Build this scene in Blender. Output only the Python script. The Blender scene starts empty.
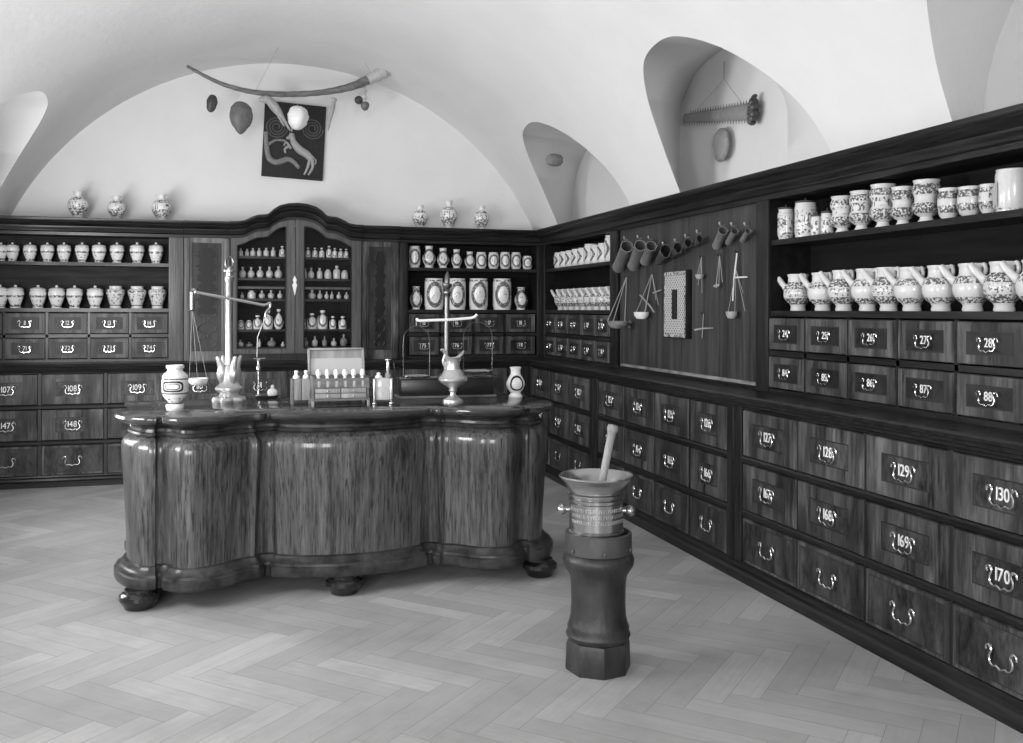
import bpy, bmesh, math, random
from mathutils import Vector, Matrix, Euler
random.seed(7)
PI = math.pi
scene = bpy.context.scene
COL = scene.collection

# ------------------------------------------------------------------ camera
F_PX, CX, HZ = 950.0, 511.5, 309.8
cam_rot = Euler((PI/2, 0, math.radians(-16.23)), 'XYZ').to_matrix() @ Matrix.Rotation(math.radians(0.2), 3, 'Z')
CAM = Vector((0, 0, 1.5))
cd = bpy.data.cameras.new('camera'); cam = bpy.data.objects.new('camera', cd); COL.objects.link(cam)
cam.matrix_world = Matrix.Translation(CAM) @ cam_rot.to_4x4()
cd.sensor_width = 36; cd.lens = F_PX/1023*36; cd.shift_y = -(371.5-HZ)/1023
cd.clip_start = 0.05
scene.camera = cam

def ray(px, py):
    return cam_rot @ Vector(((px-CX)/F_PX, (HZ-py)/F_PX, -1))
def atY(px, py, Y):
    d = ray(px, py); return CAM + d*(Y/d.y)
def atX(px, py, X):
    d = ray(px, py); return CAM + d*(X/d.x)
def atZ(px, py, Z):
    d = ray(px, py); return CAM + d*((Z-CAM.z)/d.z)
def mpp(p):                                   # metres per pixel at a point
    return (p-CAM).dot(cam_rot @ Vector((0, 0, -1)))/F_PX

# ------------------------------------------------------------------ materials
class NT:
    def __init__(s, name):
        s.m = bpy.data.materials.new(name); s.m.use_nodes = True
        s.t = s.m.node_tree; s.t.nodes.clear()
        s.out = s.t.nodes.new('ShaderNodeOutputMaterial')
    def n(s, typ, **kw):
        o = s.t.nodes.new('ShaderNode'+typ)
        for k, v in kw.items(): setattr(o, k, v)
        return o
    def put(s, sock, v):
        if v is None: return
        if isinstance(v, bpy.types.NodeSocket): s.t.links.new(v, sock)
        else:
            if hasattr(sock, 'default_value'):
                if isinstance(v, (int, float)) and not isinstance(sock.default_value, (int, float)):
                    n = len(sock.default_value); v = (v, v, v, 1)[:n] if n == 4 else (v,)*n
                sock.default_value = v
    def math(s, op, a, b=0.0, c=None):
        o = s.n('Math', operation=op); s.put(o.inputs[0], a); s.put(o.inputs[1], b)
        if c is not None: s.put(o.inputs[2], c)
        return o.outputs[0]
    def mix(s, f, a, b):
        o = s.n('Mix', data_type='RGBA'); s.put(o.inputs[0], f); s.put(o.inputs[6], a); s.put(o.inputs[7], b)
        return o.outputs[2]
    def ramp(s, f, p0, p1, a=0.0, b=1.0):
        o = s.n('MapRange'); s.put(o.inputs[0], f); s.put(o.inputs[1], p0); s.put(o.inputs[2], p1); s.put(o.inputs[3], a); s.put(o.inputs[4], b)
        return o.outputs[0]
    def coord(s, scale=(1, 1, 1), rnd=True, kind='Object'):
        tc = s.n('TexCoord'); v = tc.outputs[kind]
        if rnd:
            oi = s.n('ObjectInfo'); r = s.math('MULTIPLY', oi.outputs['Random'], 37.0)
            va = s.n('VectorMath', operation='ADD'); s.put(va.inputs[0], v)
            cb = s.n('CombineXYZ'); [s.put(cb.inputs[i], r) for i in range(3)]
            s.put(va.inputs[1], cb.outputs[0]); v = va.outputs[0]
        vm = s.n('VectorMath', operation='MULTIPLY'); s.put(vm.inputs[0], v); vm.inputs[1].default_value = scale
        return vm.outputs[0]
    def noise(s, vec, scale=1.0, detail=3.0, rough=.5):
        o = s.n('TexNoise'); s.put(o.inputs['Vector'], vec); o.inputs['Scale'].default_value = scale
        o.inputs['Detail'].default_value = detail; o.inputs['Roughness'].default_value = rough
        return o.outputs['Fac']
    def bsdf(s, col, rough=.5, metal=0.0, spec=.5, bump=None, bstr=.2, bdist=.01, coat=0.0, trans=0.0):
        b = s.n('BsdfPrincipled'); s.put(b.inputs['Base Color'], col); s.put(b.inputs['Roughness'], rough)
        s.put(b.inputs['Metallic'], metal); b.inputs['Specular IOR Level'].default_value = spec
        b.inputs['Coat Weight'].default_value = coat; b.inputs['Coat Roughness'].default_value = .12
        b.inputs['Transmission Weight'].default_value = trans
        if bump is not None:
            bp = s.n('Bump'); bp.inputs['Strength'].default_value = bstr; bp.inputs['Distance'].default_value = bdist
            s.put(bp.inputs['Height'], bump); s.put(b.inputs['Normal'], bp.outputs[0])
        s.put(s.out.inputs[0], b.outputs[0]); return s.m

def plain(name, c, rough=.5, metal=0.0, var=.12, vs=20.0, spec=.5):
    t = NT(name); f = t.noise(t.coord((vs, vs, vs)), 1, 3)
    col = t.mix(f, (c*(1-var),)*3+(1,), (c*(1+var),)*3+(1,))
    return t.bsdf(col, rough, metal, spec, bump=f, bstr=.05)
def wood(name, lo, hi, scale=(26, 26, 2.2), rough=.38, coat=.0, knots=.5, crack=0.0, spec=.22, figure=0.0):
    t = NT(name)
    a = t.noise(t.coord(scale), 1, 6, .7)
    b = t.noise(t.coord(tuple(v*.2 for v in scale)), 1, 3, .6)
    f = t.math('ADD', t.math('MULTIPLY', a, 1-knots*.6), t.math('MULTIPLY', b, knots*.6))
    f = t.ramp(f, .38, .62)
    if figure:                                   # cross-banded patches of veneer
        c = t.noise(t.coord((11, 11, 3.0)), 1, 1); f = t.math('MULTIPLY', f, t.ramp(c, .35, .65, 1-figure, 1))
    col = t.mix(f, (lo, lo, lo, 1), (hi, hi, hi, 1))
    if crack:
        c = t.noise(t.coord(tuple(v*1.7 for v in scale)), 1, 3)
        c = t.ramp(c, .57, .66)
        col = t.mix(t.math('MULTIPLY', c, crack), col, (lo*.35,)*3+(1,))
    r = t.ramp(a, .2, .8, rough-.06, rough+.1)
    return t.bsdf(col, r, 0, spec, bump=a, bstr=.12, bdist=.004, coat=coat)

M = {}
M['frame'] = wood('dark_walnut', .006, .028, scale=(40, 40, 3), knots=.6)
M['frame_h'] = wood('dark_walnut_moulding', .005, .024, scale=(3, 40, 40), rough=.3, coat=.1)
M['backboard_left'] = wood('left_shelf_backboard', .02, .055, scale=(2, 20, 20), rough=.7, spec=.1)
M['pil_lt'] = wood('pale_walnut', .07, .2, scale=(45, 45, 2), knots=.6)
M['fret'] = wood('dark_fret', .004, .014, scale=(20, 20, 4))
M['worn'] = wood('worn_pale_edge', .05, .34, scale=(7, 30, 30), knots=.8)
M['inside'] = wood('shelf_interior_wood', .006, .014, rough=.7, spec=.1)
M['backboard'] = wood('shelf_backboard', .005, .014, scale=(2, 20, 20), rough=.7, spec=.1)
M['veneer'] = wood('walnut_veneer', .012, .16, scale=(60, 60, 6), knots=.75, figure=.75)
M['inlay'] = wood('burr_inlay', .008, .10, scale=(40, 40, 14), knots=.8, figure=.5)
M['inlay_dark'] = wood('dark_burr_inlay', .006, .034, scale=(26, 26, 26), knots=.9)
M['line'] = plain('ebony_stringing', .008, .5)
M['pil'] = wood('pale_walnut_pilaster', .045, .12, scale=(45, 45, 2), knots=.6)
M['panel'] = wood('figured_walnut_panel', .006, .06, scale=(16, 16, 3.6), knots=.9)
M['board'] = wood('stained_board', .016, .075, scale=(40, 40, 2), rough=.5, knots=.7)
M['counter'] = wood('counter_walnut', .018, .115, scale=(70, 70, 4), rough=.3, coat=.45, knots=.6, crack=.8)
M['countertop'] = wood('counter_top_walnut', .02, .06, scale=(3, 26, 26), rough=.16, coat=.4)
M['counter_m'] = wood('counter_moulding', .012, .06, scale=(12, 12, 12), rough=.33, coat=.1)
M['foot'] = wood('dark_bun_foot', .008, .02, rough=.2, coat=.6)
M['chest'] = wood('chest_mahogany', .09, .2, scale=(3, 20, 20), rough=.4)
M['chest_lt'] = wood('pale_box_wood', .2, .36, scale=(20, 20, 3), rough=.5)
M['blackbox'] = plain('black_painted_box', .012, .3)
M['picdark'] = plain('picture_ground', .03, .75, 0, .5, 40, .2)
M['stumpdk'] = plain('scroll_relief', .07, .6, 0, .4, 30)
M['silver'] = plain('handle_silver', .72, .22, 1.0, .1, 60)
M['steel'] = plain('bronze_bright', .38, .25, .93, .12, 14)
M['relief'] = plain('bronze_relief', .4, .42, .85, .1, 14)
M['brass'] = plain('brass', .42, .26, .85, .1, 12)
M['bright'] = plain('bright_silver', .5, .3, .6, .1, 20)
M['brassdk'] = plain('dull_brass', .14, .3, .8, .2, 12)
M['iron'] = plain('dark_iron', .05, .4, 1.0, .3, 30)
M['copper'] = plain('beaker_copper', .27, .35, .45, .3, 14)
M['pewter'] = plain('pewter', .11, .35, .45, .4, 20)
M['white'] = plain('white_paint', .85, .5, 0, .03)
M['ivory'] = plain('ivory_white', .8, .3, 0, .06)
M['string'] = plain('string', .35, .9)
M['string_lt'] = plain('pale_string', .62, .9)
M['pestle'] = wood('pestle_wood', .2, .38, scale=(30, 30, 4), rough=.45)
M['glassy'] = plain('milk_glass', .48, .12, 0, .2, 40)
M['glassdk'] = plain('smoked_glass', .2, .1, 0, .4, 40)
M['paper'] = plain('paper', .42, .8, 0, .05)
M['lid'] = plain('dark_lid', .05, .5)
M['nut'] = plain('nut_shell', .13, .5, 0, .5, 28)
M['nutdk'] = plain('dark_seed', .045, .4, 0, .5, 28)
M['bone'] = plain('dry_bone', .33, .6, 0, .35, 40)
M['husk'] = plain('husk', .2, .7, 0, .5, 35)
M['saw'] = plain('sawfish_skin', .26, .6, 0, .3, 25)
M['horn'] = wood('narwhal_ivory', .07, .2, scale=(9, 30, 30), rough=.4)
M['hornend'] = plain('horn_root', .45, .6, 0, .35, 30)
# stump: iron banded stone/wood
t = NT('stump_wood'); f = t.noise(t.coord((9, 9, 4)), 1, 6, .65)
M['stump'] = t.bsdf(t.mix(t.ramp(f, .35, .7), (.010,)*3+(1,), (.045,)*3+(1,)), .45, 0, .5, bump=f, bstr=.5, bdist=.02)
t = NT('stump_band'); f = t.noise(t.coord((14, 14, 14)), 1, 5, .6)
M['stumpband'] = t.bsdf(t.mix(f, (.04,)*3+(1,), (.11,)*3+(1,)), .42, .35, .5, bump=f, bstr=.4, bdist=.01)
# plaster
t = NT('vault_plaster'); v = t.coord((1, 1, 1), rnd=False)
f = t.noise(v, 1.6, 6, .6); g = t.noise(v, 14, 4, .6)
M['plaster'] = t.bsdf(t.mix(f, (.66,)*3+(1,), (.80,)*3+(1,)), .9, 0, .2, bump=t.math('ADD', t.math('MULTIPLY', g, .3), f), bstr=.25, bdist=.03)
# parquet
t = NT('parquet_oak'); at = t.n('Attribute', attribute_name='plank'); sp = t.n('SeparateColor'); t.put(sp.inputs[0], at.outputs['Color'])
tc = t.n('TexCoord'); vr = t.n('VectorRotate', rotation_type='Z_AXIS'); t.put(vr.inputs['Vector'], tc.outputs['Object'])
t.put(vr.inputs['Angle'], t.ramp(sp.outputs[1], 0, 1, PI/4, -PI/4))
vm = t.n('VectorMath', operation='MULTIPLY'); t.put(vm.inputs[0], vr.outputs[0]); vm.inputs[1].default_value = (5, 60, 1)
va = t.n('VectorMath', operation='ADD'); t.put(va.inputs[0], vm.outputs[0])
cb = t.n('CombineXYZ'); t.put(cb.inputs[2], t.math('MULTIPLY', sp.outputs[0], 60)); t.put(va.inputs[1], cb.outputs[0])
g = t.noise(va.outputs[0], 1, 4, .6); d = t.noise(t.coord((1.3, 1.3, 1.3), rnd=False), 1, 5, .65)
base = t.mix(sp.outputs[0], (.38,)*3+(1,), (.50,)*3+(1,))
c2 = t.mix(t.ramp(g, .35, .7), base, (.32,)*3+(1,))
c2 = t.mix(.4, base, c2); c2 = t.mix(t.ramp(d, .42, .75, 0, .55), c2, (.2,)*3+(1,))
M['parquet'] = t.bsdf(c2, t.ramp(d, .3, .7, .42, .55), 0, .3, bump=g, bstr=.06, bdist=.003)
M['gap'] = plain('parquet_gap', .16, .8)
# glass pane
t = NT('cupboard_glass'); tr = t.n('BsdfTransparent'); gl = t.n('BsdfGlossy'); gl.inputs['Roughness'].default_value = .03
lw = t.n('Fresnel'); lw.inputs[0].default_value = 1.2; mx = t.n('MixShader')
t.put(mx.inputs[0], lw.outputs[0]); t.put(mx.inputs[1], tr.outputs[0]); t.put(mx.inputs[2], gl.outputs[0]); t.put(t.out.inputs[0], mx.outputs[0])
M['glass'] = t.m

def maiolica(name, bands=(), oval=None, base=.7, letters=None, sc=60.0, rough=.18, ink=.07):
    """glazed white earthenware, painted bands (z0,z1,amount) in height 0..1 and an oval wreath round a label"""
    t = NT(name)
    tc = t.n('TexCoord'); sg = t.n('SeparateXYZ'); t.put(sg.inputs[0], tc.outputs['Generated'])
    X, Y, Z = sg.outputs
    n1 = t.noise(t.coord((sc, sc, sc)), 1, 3, .6)
    mask = None
    def add(m):
        nonlocal mask
        mask = m if mask is None else t.math('MAXIMUM', mask, m)
    for z0, z1, amt in bands:
        inb = t.math('MULTIPLY', t.math('GREATER_THAN', Z, z0), t.math('LESS_THAN', Z, z1))
        if amt >= 1: add(inb)
        else: add(t.math('MULTIPLY', inb, t.ramp(n1, .60-amt*.25, .64-amt*.25)))
    front = t.math('LESS_THAN', Y, .5)
    if oval:
        cz, a, b, w = oval
        ex = t.math('DIVIDE', t.math('SUBTRACT', X, .5), a); ez = t.math('DIVIDE', t.math('SUBTRACT', Z, cz), b)
        r = t.math('SQRT', t.math('ADD', t.math('MULTIPLY', ex, ex), t.math('MULTIPLY', ez, ez)))
        ring = t.math('MULTIPLY', t.math('GREATER_THAN', r, 1-w), t.math('LESS_THAN', r, 1.0))
        ring = t.math('MULTIPLY', ring, t.ramp(n1, .32, .44))
        ins = t.math('LESS_THAN', r, 1-w)
        if mask is not None: mask = t.math('MULTIPLY', mask, t.math('SUBTRACT', 1.0, t.math('MULTIPLY', ins, front)))
        add(t.math('MULTIPLY', ring, front))
        lt = t.noise(t.coord((90, 1, 60)), 1, 1)
        txt = t.math('MULTIPLY', t.math('LESS_THAN', r, (1-w)*.62), t.ramp(lt, .56, .6))
        zb = t.math('LESS_THAN', t.math('ABSOLUTE', t.math('SUBTRACT', Z, cz)), b*.28)
        add(t.math('MULTIPLY', t.math('MULTIPLY', txt, zb), t.math('MULTIPLY', front, .7)))
    if letters:
        z0, z1 = letters
        inb = t.math('MULTIPLY', t.math('GREATER_THAN', Z, z0), t.math('LESS_THAN', Z, z1))
        lt = t.noise(t.coord((75, 75, 26)), 1, 2)
        add(t.math('MULTIPLY', inb, t.ramp(lt, .56, .6)))
    white = t.mix(n1, (base*.93,)*3+(1,), (base*1.05,)*3+(1,))
    if mask is not None: white = t.mix(t.math('MULTIPLY', mask, .93), white, (ink,)*3+(1,))
    return t.bsdf(white, rough, 0, .5)
M['j_line'] = maiolica('lidded_jar_glaze', [(.60, .72, .62), (.06, .2, .5), (.3, .5, .05)], base=.8)
M['j_leaf'] = maiolica('leafy_jar_glaze', [(.12, .16, 1), (.2, .66, .22), (.7, .8, .55)], base=.66, sc=45)
M['j_vase'] = maiolica('vase_glaze', [(.14, .42, .5), (.66, .78, .5)], letters=(.42, .62), base=.72)
M['j_oval'] = maiolica('oval_label_glaze', oval=(.5, .44, .38, .3), base=.68)
M['j_oval2'] = maiolica('wreath_label_glaze', [(.9, .96, .5)], oval=(.48, .42, .42, .34), base=.74)
M['j_band'] = maiolica('banded_goblet_glaze', [(.22, .46, .62), (.66, .9, .62)], base=0.64, sc=95)
M['j_band2'] = maiolica('full_band_glaze', [(.2, .44, .55), (.74, .9, .5)], letters=(.5, .7), base=0.64, sc=95)
M['j_jug'] = maiolica('jug_glaze', [(.17, .3, .5), (.58, .74, .5)], base=0.64, sc=90)
M['j_jugd'] = maiolica('jug_floral_glaze', [(.17, .34, .6), (.36, .56, .22), (.58, .78, .6)], base=0.64, sc=90)
M['j_cyl'] = maiolica('cylinder_glaze', [(.08, .25, .3), (.3, .8, .15)], letters=(.45, .72), base=0.66)
M['j_white'] = maiolica('jar_lid_glaze', base=.8)
M['j_plain'] = maiolica('plain_glaze', [(.06, .1, .4)], base=0.66)
M['j_cart'] = maiolica('label_jar_glaze', [(.665, .70, 1), (.335, .37, 1), (.10, .14, 1), (.14, .24, .2)], base=.62)

# ------------------------------------------------------------------ mesh helpers
def box(bm, x0, x1, y0, y1, z0, z1, mi=0):
    v = [bm.verts.new(p) for p in ((x0, y0, z0), (x1, y0, z0), (x1, y1, z0), (x0, y1, z0), (x0, y0, z1), (x1, y0, z1), (x1, y1, z1), (x0, y1, z1))]
    for q in ((3, 2, 1, 0), (4, 5, 6, 7), (0, 1, 5, 4), (1, 2, 6, 5), (2, 3, 7, 6), (3, 0, 4, 7)):
        bm.faces.new([v[i] for i in q]).material_index = mi
    return v
def bevbox(bm, x0, x1, y0, y1, z0, z1, b=.004, seg=2):
    v = box(bm, x0, x1, y0, y1, z0, z1)
    es = {e for a in v for e in a.link_edges}
    bmesh.ops.bevel(bm, geom=list(es), offset=b, segments=seg, affect='EDGES', profile=.5)
def lathe(bm, prof, seg=24, c=(0, 0, 0), squash=1.0, mat=None, mi=0):
    """prof: (r, z) pairs; r=0 closes to a pole"""
    rings = []
    for r, z in prof:
        if r < 1e-6: rings.append([bm.verts.new((c[0], c[1], c[2]+z))])
        else: rings.append([bm.verts.new((c[0]+r*math.cos(2*PI*k/seg), c[1]+squash*r*math.sin(2*PI*k/seg), c[2]+z)) for k in range(seg)])
    fs = []
    for a, b in zip(rings, rings[1:]):
        for k in range(seg):
            k2 = (k+1) % seg
            if len(a) == 1 and len(b) == 1: continue
            if len(a) == 1: fs.append(bm.faces.new((a[0], b[k2], b[k])))
            elif len(b) == 1: fs.append(bm.faces.new((a[k], a[k2], b[0])))
            else: fs.append(bm.faces.new((a[k], a[k2], b[k2], b[k])))
    for f in fs: f.material_index = mi
    if mat is not None: bmesh.ops.transform(bm, matrix=mat, verts=[v for r in rings for v in r])
    return fs
def tube(bm, pts, r, seg=8, caps=True):
    pts = [Vector(p) for p in pts]; n = len(pts)
    rs = r if isinstance(r, (list, tuple)) else [r]*n
    rings = []; up = None
    for i, p in enumerate(pts):
        tg = (pts[min(i+1, n-1)]-pts[max(i-1, 0)]).normalized()
        if up is None: up = Vector((0, 0, 1)) if abs(tg.z) < .9 else Vector((0, 1, 0))
        s = tg.cross(up).normalized(); up = s.cross(tg).normalized()
        rings.append([bm.verts.new(p+(s*math.cos(2*PI*k/seg)+up*math.sin(2*PI*k/seg))*rs[i]) for k in range(seg)])
    for a, b in zip(rings, rings[1:]):
        for k in range(seg): bm.faces.new((a[k], a[(k+1) % seg], b[(k+1) % seg], b[k]))
    if caps: bm.faces.new(rings[0][::-1]); bm.faces.new(rings[-1])
def crom(pts, n=8, closed=False):
    pts = [Vector(p) for p in pts]; out = []; m = len(pts)
    for i in range(m if closed else m-1):
        g = (lambda k: pts[k % m]) if closed else (lambda k: pts[max(0, min(m-1, k))])
        p0, p1, p2, p3 = g(i-1), g(i), g(i+1), g(i+2)
        for k in range(n):
            u = k/n
            out.append(.5*((2*p1)+(p2-p0)*u+(2*p0-5*p1+4*p2-p3)*u*u+(3*p1-p0-3*p2+p3)*u**3))
    if not closed: out.append(pts[-1])
    return out
def prism(bm, poly, y0, y1, mi=0):
    """polygon in x,z extruded along y"""
    a = [bm.verts.new((x, y0, z)) for x, z in poly]; b = [bm.verts.new((x, y1, z)) for x, z in poly]; n = len(poly)
    for i in range(n): bm.faces.new((a[i], b[i], b[(i+1) % n], a[(i+1) % n])).material_index = mi
    for q in (a[::-1], b): bm.faces.new(q).material_index = mi
def moulding(bm, prof, x0, x1, m0=0.0, m1=0.0):
    """closed profile (y,z) run along x; m0/m1 = mitre slope dx/dy at each end"""
    a = [bm.verts.new((x0+m0*y, y, z)) for y, z in prof]; b = [bm.verts.new((x1+m1*y, y, z)) for y, z in prof]; n = len(prof)
    for i in range(n): bm.faces.new((a[i], a[(i+1) % n], b[(i+1) % n], b[i]))
    bm.faces.new(a[::-1]); bm.faces.new(b)

def mesh(name, bm, mats, smooth=35, norm=True):
    if norm: bmesh.ops.recalc_face_normals(bm, faces=bm.faces[:])
    me = bpy.data.meshes.new(name); bm.to_mesh(me); bm.free()
    for m in (mats if isinstance(mats, (list, tuple)) else [mats]): me.materials.append(M[m] if isinstance(m, str) else m)
    if smooth:
        me.polygons.foreach_set('use_smooth', [True]*len(me.polygons))
        me.set_sharp_from_angle(angle=math.radians(smooth))
    return me
def link(name, me, parent=None, loc=(0, 0, 0), rot=(0, 0, 0)):
    o = bpy.data.objects.new(name, me); COL.objects.link(o); o.location = loc; o.rotation_euler = rot
    if parent: o.parent = parent
    return o
def obj(name, bm, mats, parent=None, loc=(0, 0, 0), rot=(0, 0, 0), smooth=35):
    return link(name, mesh(name, bm, mats, smooth), parent, loc, rot)
def tag(o, label, cat, group=None):
    o['label'] = label; o['category'] = cat
    if group: o['group'] = group
    return o
def thing(name, label, cat, loc=(0, 0, 0), rz=0.0, group=None):
    o = bpy.data.objects.new(name, None); COL.objects.link(o); o.empty_display_size = .05
    o.location = loc; o.rotation_euler = (0, 0, rz); return tag(o, label, cat, group)
def struct(o): o['kind'] = 'structure'; return o
B = bmesh.new

ORD = ['first', 'second', 'third', 'fourth', 'fifth', 'sixth', 'seventh', 'eighth', 'ninth', 'tenth', 'eleventh', 'twelfth', 'thirteenth', 'fourteenth']
def nth(i, n):
    if i == 0: return 'leftmost'
    if i == n-1: return 'rightmost'
    return ORD[i]+' from left'

# ------------------------------------------------------------------ room
XU, YU, XB, YB = 2.96, 9.05, 2.74, 8.75          # fronts of upper units and of base cabinets
X0, YW, XW = -2.1, 9.35, 3.32
Y_FRONT = -1.5
# floor: herringbone parquet, one face per plank
bm = B(); w, n = .115, 5; L = w*n; lay = bm.loops.layers.color.new('plank'); r2 = math.sqrt(.5)
def plank(u0, u1, v0, v1, ori):
    g = .0008; s = random.random()
    q = [(u0+g, v0+g), (u1-g, v0+g), (u1-g, v1-g), (u0+g, v1-g)]
    ps = [((u+v)*r2, (v-u)*r2) for u, v in q]
    if max(p[0] for p in ps) < X0-.4 or min(p[0] for p in ps) > XW or max(p[1] for p in ps) < Y_FRONT or min(p[1] for p in ps) > YW: return
    f = bm.faces.new([bm.verts.new((p[0], p[1], 0)) for p in ps])
    for lp in f.loops: lp[lay] = (s, ori, 0, 1)
for j in range(-150, 190):
    for m in range(-18, 18):
        u = j*w+m*2*L; v = j*w
        plank(u, u+L, v, v+w, 0); plank(u+L, u+L+w, v-L+w, v+w, 1)
for co, no in (((X0, 0, 0), (-1, 0, 0)), ((XW, 0, 0), (1, 0, 0)), ((0, Y_FRONT, 0), (0, -1, 0)), ((0, YW, 0), (0, 1, 0))):
    bmesh.ops.bisect_plane(bm, geom=bm.verts[:]+bm.edges[:]+bm.faces[:], plane_co=co, plane_no=no, clear_outer=True)
for f in bm.faces: f.material_index = 0
box(bm, X0, XW, Y_FRONT, YW, -.06, -.0008, 1)
for f in bm.faces:
    if f.normal.z < 0 and f.material_index == 0: f.normal_flip()
struct(link('floor', mesh('floor', bm, ['parquet', 'gap'], 0, norm=False)))

# vault: a thick block, minus the barrel, minus the side lunettes
ZB = 2.26; VC = (.52, 1.15); VR = 2.7
def bx(z): return VC[0]+math.sqrt(VR*VR-(z-VC[1])**2)
def solid(bm, name):
    bmesh.ops.recalc_face_normals(bm, faces=bm.faces[:])
    me = bpy.data.meshes.new(name); bm.to_mesh(me); bm.free(); o = bpy.data.objects.new(name, me); COL.objects.link(o); return o
bm = B(); box(bm, -2.9, 3.95, Y_FRONT, YW, ZB, 4.3); block = solid(bm, 'block')
bm = B(); N_ = 480
prism(bm, [(VC[0]+VR*math.cos(2*PI*k/N_), VC[1]+VR*math.sin(2*PI*k/N_)) for k in range(N_)], Y_FRONT-.5, YW+.5)
cutters = [solid(bm, 'cut')]
outer = [(.87, 2.1), (.865, 2.36), (.80, 2.6), (.63, 2.86), (.38, 3.03), (.1, 3.085), (-.18, 3.065), (-.48, 2.92), (-.74, 2.668), (-.85, 2.44), (-.88, 2.1)]
inner = {7.72: [(1.41, 2.1), (1.41, 2.5), (1.36, 2.75), (1.2, 2.95), (.95, 3.08), (.65, 3.12), (.3, 3.1), (0, 2.95), (-.2, 2.7), (-.3, 2.4), (-.3, 2.1)],
         5.12: [(1.58, 2.1), (1.58, 2.6), (1.56, 3.03), (1.43, 3.2), (1.23, 3.3), (.86, 3.345), (.5, 3.29), (.25, 3.12), (.1, 2.87), (.08, 2.5), (.08, 2.1)],
         2.52: [(1.07, 2.1), (1.07, 2.41), (1.02, 2.63), (.95, 2.78), (.82, 2.95), (.5, 3.12), (.2, 3.1), (-.1, 2.9), (-.3, 2.65), (-.4, 2.45), (-.4, 2.1)]}
XL = 3.3
def even(c, n=64):
    L = [0]
    for a, b in zip(c, c[1:]): L.append(L[-1]+(b-a).length)
    out = []; k = 0
    for i in range(n+1):
        t = L[-1]*i/n
        while k < len(c)-2 and L[k+1] < t: k += 1
        out.append(c[k].lerp(c[k+1], (t-L[k])/max(L[k+1]-L[k], 1e-9)))
    return out
for side in (1, -1):
    for c in (7.72, 5.12, 2.52):
        A = even(crom([(c+y, z, 0) for y, z in outer], 12)); I = even(crom([(c+y, z, 0) for y, z in inner[c if side > 0 else 7.72]], 12))
        bm = B(); R3 = [[], [], []]
        for a, i in zip(A, I):
            pa = Vector((bx(a.y), a.x, a.y)); pi_ = Vector((XL, i.x, i.y)); rad = Vector((pa.x-VC[0], 0, pa.z-VC[1])).normalized()
            for lst, p in zip(R3, (pa-rad*.25, pa+rad*.003, pi_)):
                if side < 0: p = Vector((2*VC[0]-p.x, p.y, p.z))
                lst.append(bm.verts.new(p))
        for r1_, r2_ in ((R3[0], R3[1]), (R3[1], R3[2])):
            for k in range(len(r1_)):
                k2 = (k+1) % len(r1_); bm.faces.new((r1_[k], r1_[k2], r2_[k2], r2_[k]))
        bm.faces.new(R3[0]); bm.faces.new(R3[2]); cutters.append(solid(bm, 'cut'))
for c in cutters:
    md = block.modifiers.new('b', 'BOOLEAN'); md.operation = 'DIFFERENCE'; md.solver = 'EXACT'; md.object = c
dg = bpy.context.evaluated_depsgraph_get()
vm_ = bpy.data.meshes.new_from_object(block.evaluated_get(dg))
for c in cutters+[block]: bpy.data.objects.remove(c)
vm_.materials.clear(); vm_.materials.append(M['plaster'])
vm_.polygons.foreach_set('use_smooth', [True]*len(vm_.polygons)); vm_.set_sharp_from_angle(angle=math.radians(28))
struct(link('ceiling', vm_))
for nm, b in (('wall_back', (-2.9, 3.95, YW, YW+.3, -.06, 4.3)), ('wall_right', (XW, 3.95, Y_FRONT, YW, -.06, ZB)), ('wall_left', (-2.9, X0, Y_FRONT, YW, -.06, ZB))):
    bm = B(); box(bm, *b); struct(obj(nm, bm, 'plaster', smooth=0))

# ------------------------------------------------------------------ glyphs for the drawer numbers
GL = {}
for ch in '0123456789':
    cu = bpy.data.curves.new('g', 'FONT'); cu.body = ch; cu.size = 1.0; cu.extrude = .03
    o = bpy.data.objects.new('g', cu); COL.objects.link(o); dg = bpy.context.evaluated_depsgraph_get(); dg.update()
    me = bpy.data.meshes.new_from_object(o.evaluated_get(dg)); GL[ch] = me
    bpy.data.objects.remove(o)
def number_mesh(s, h):
    bm = B(); x = 0
    for ch in s:
        vs0 = len(bm.verts); bm.from_mesh(GL[ch]); bm.verts.ensure_lookup_table()
        vs = bm.verts[vs0:]; wmax = max(v.co.x for v in vs); wmin = min(v.co.x for v in vs)
        for v in vs: v.co.x += x-wmin
        x += wmax-wmin+.09
    for v in bm.verts:
        v.co = Vector(((v.co.x-x/2)*h/.7*.82, -v.co.z*h/.7, v.co.y*h/.7))
    return mesh('number', bm, 'white', 0)
HC = {}
def handle_mesh(wd, style):
    k = (round(wd, 3), style)
    if k in HC: return HC[k]
    bm = B(); a = wd/2; r = wd*.033; h = wd*.42
    for s in (-1, 1):
        # curled upper end of the bail
        tube(bm, crom([(s*a*1.18, -.012, h*.30), (s*a*1.12, -.014, h*.62), (s*a*.86, -.014, h*.66), (s*a*.74, -.014, h*.34), (s*a*.88, -.014, h*.0), (s*a*.86, -.015, -h*.42), (s*a*.62, -.016, -h*.66), (s*a*.32, -.016, -h*.60), (0, -.016, -h*.78)], 4),
             r, 6)
        m = Matrix.Translation((s*a*.86, .0, h*.62)) @ Matrix.Rotation(PI/2, 4, 'X')
        lathe(bm, [(0, .018), (r*1.7, .016), (r*2.1, .010), (r*1.3, .006), (r*1.2, 0)], 8, mat=m)
    HC[k] = mesh('handle', bm, 'silver'); return HC[k]
DC = {}
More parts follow.
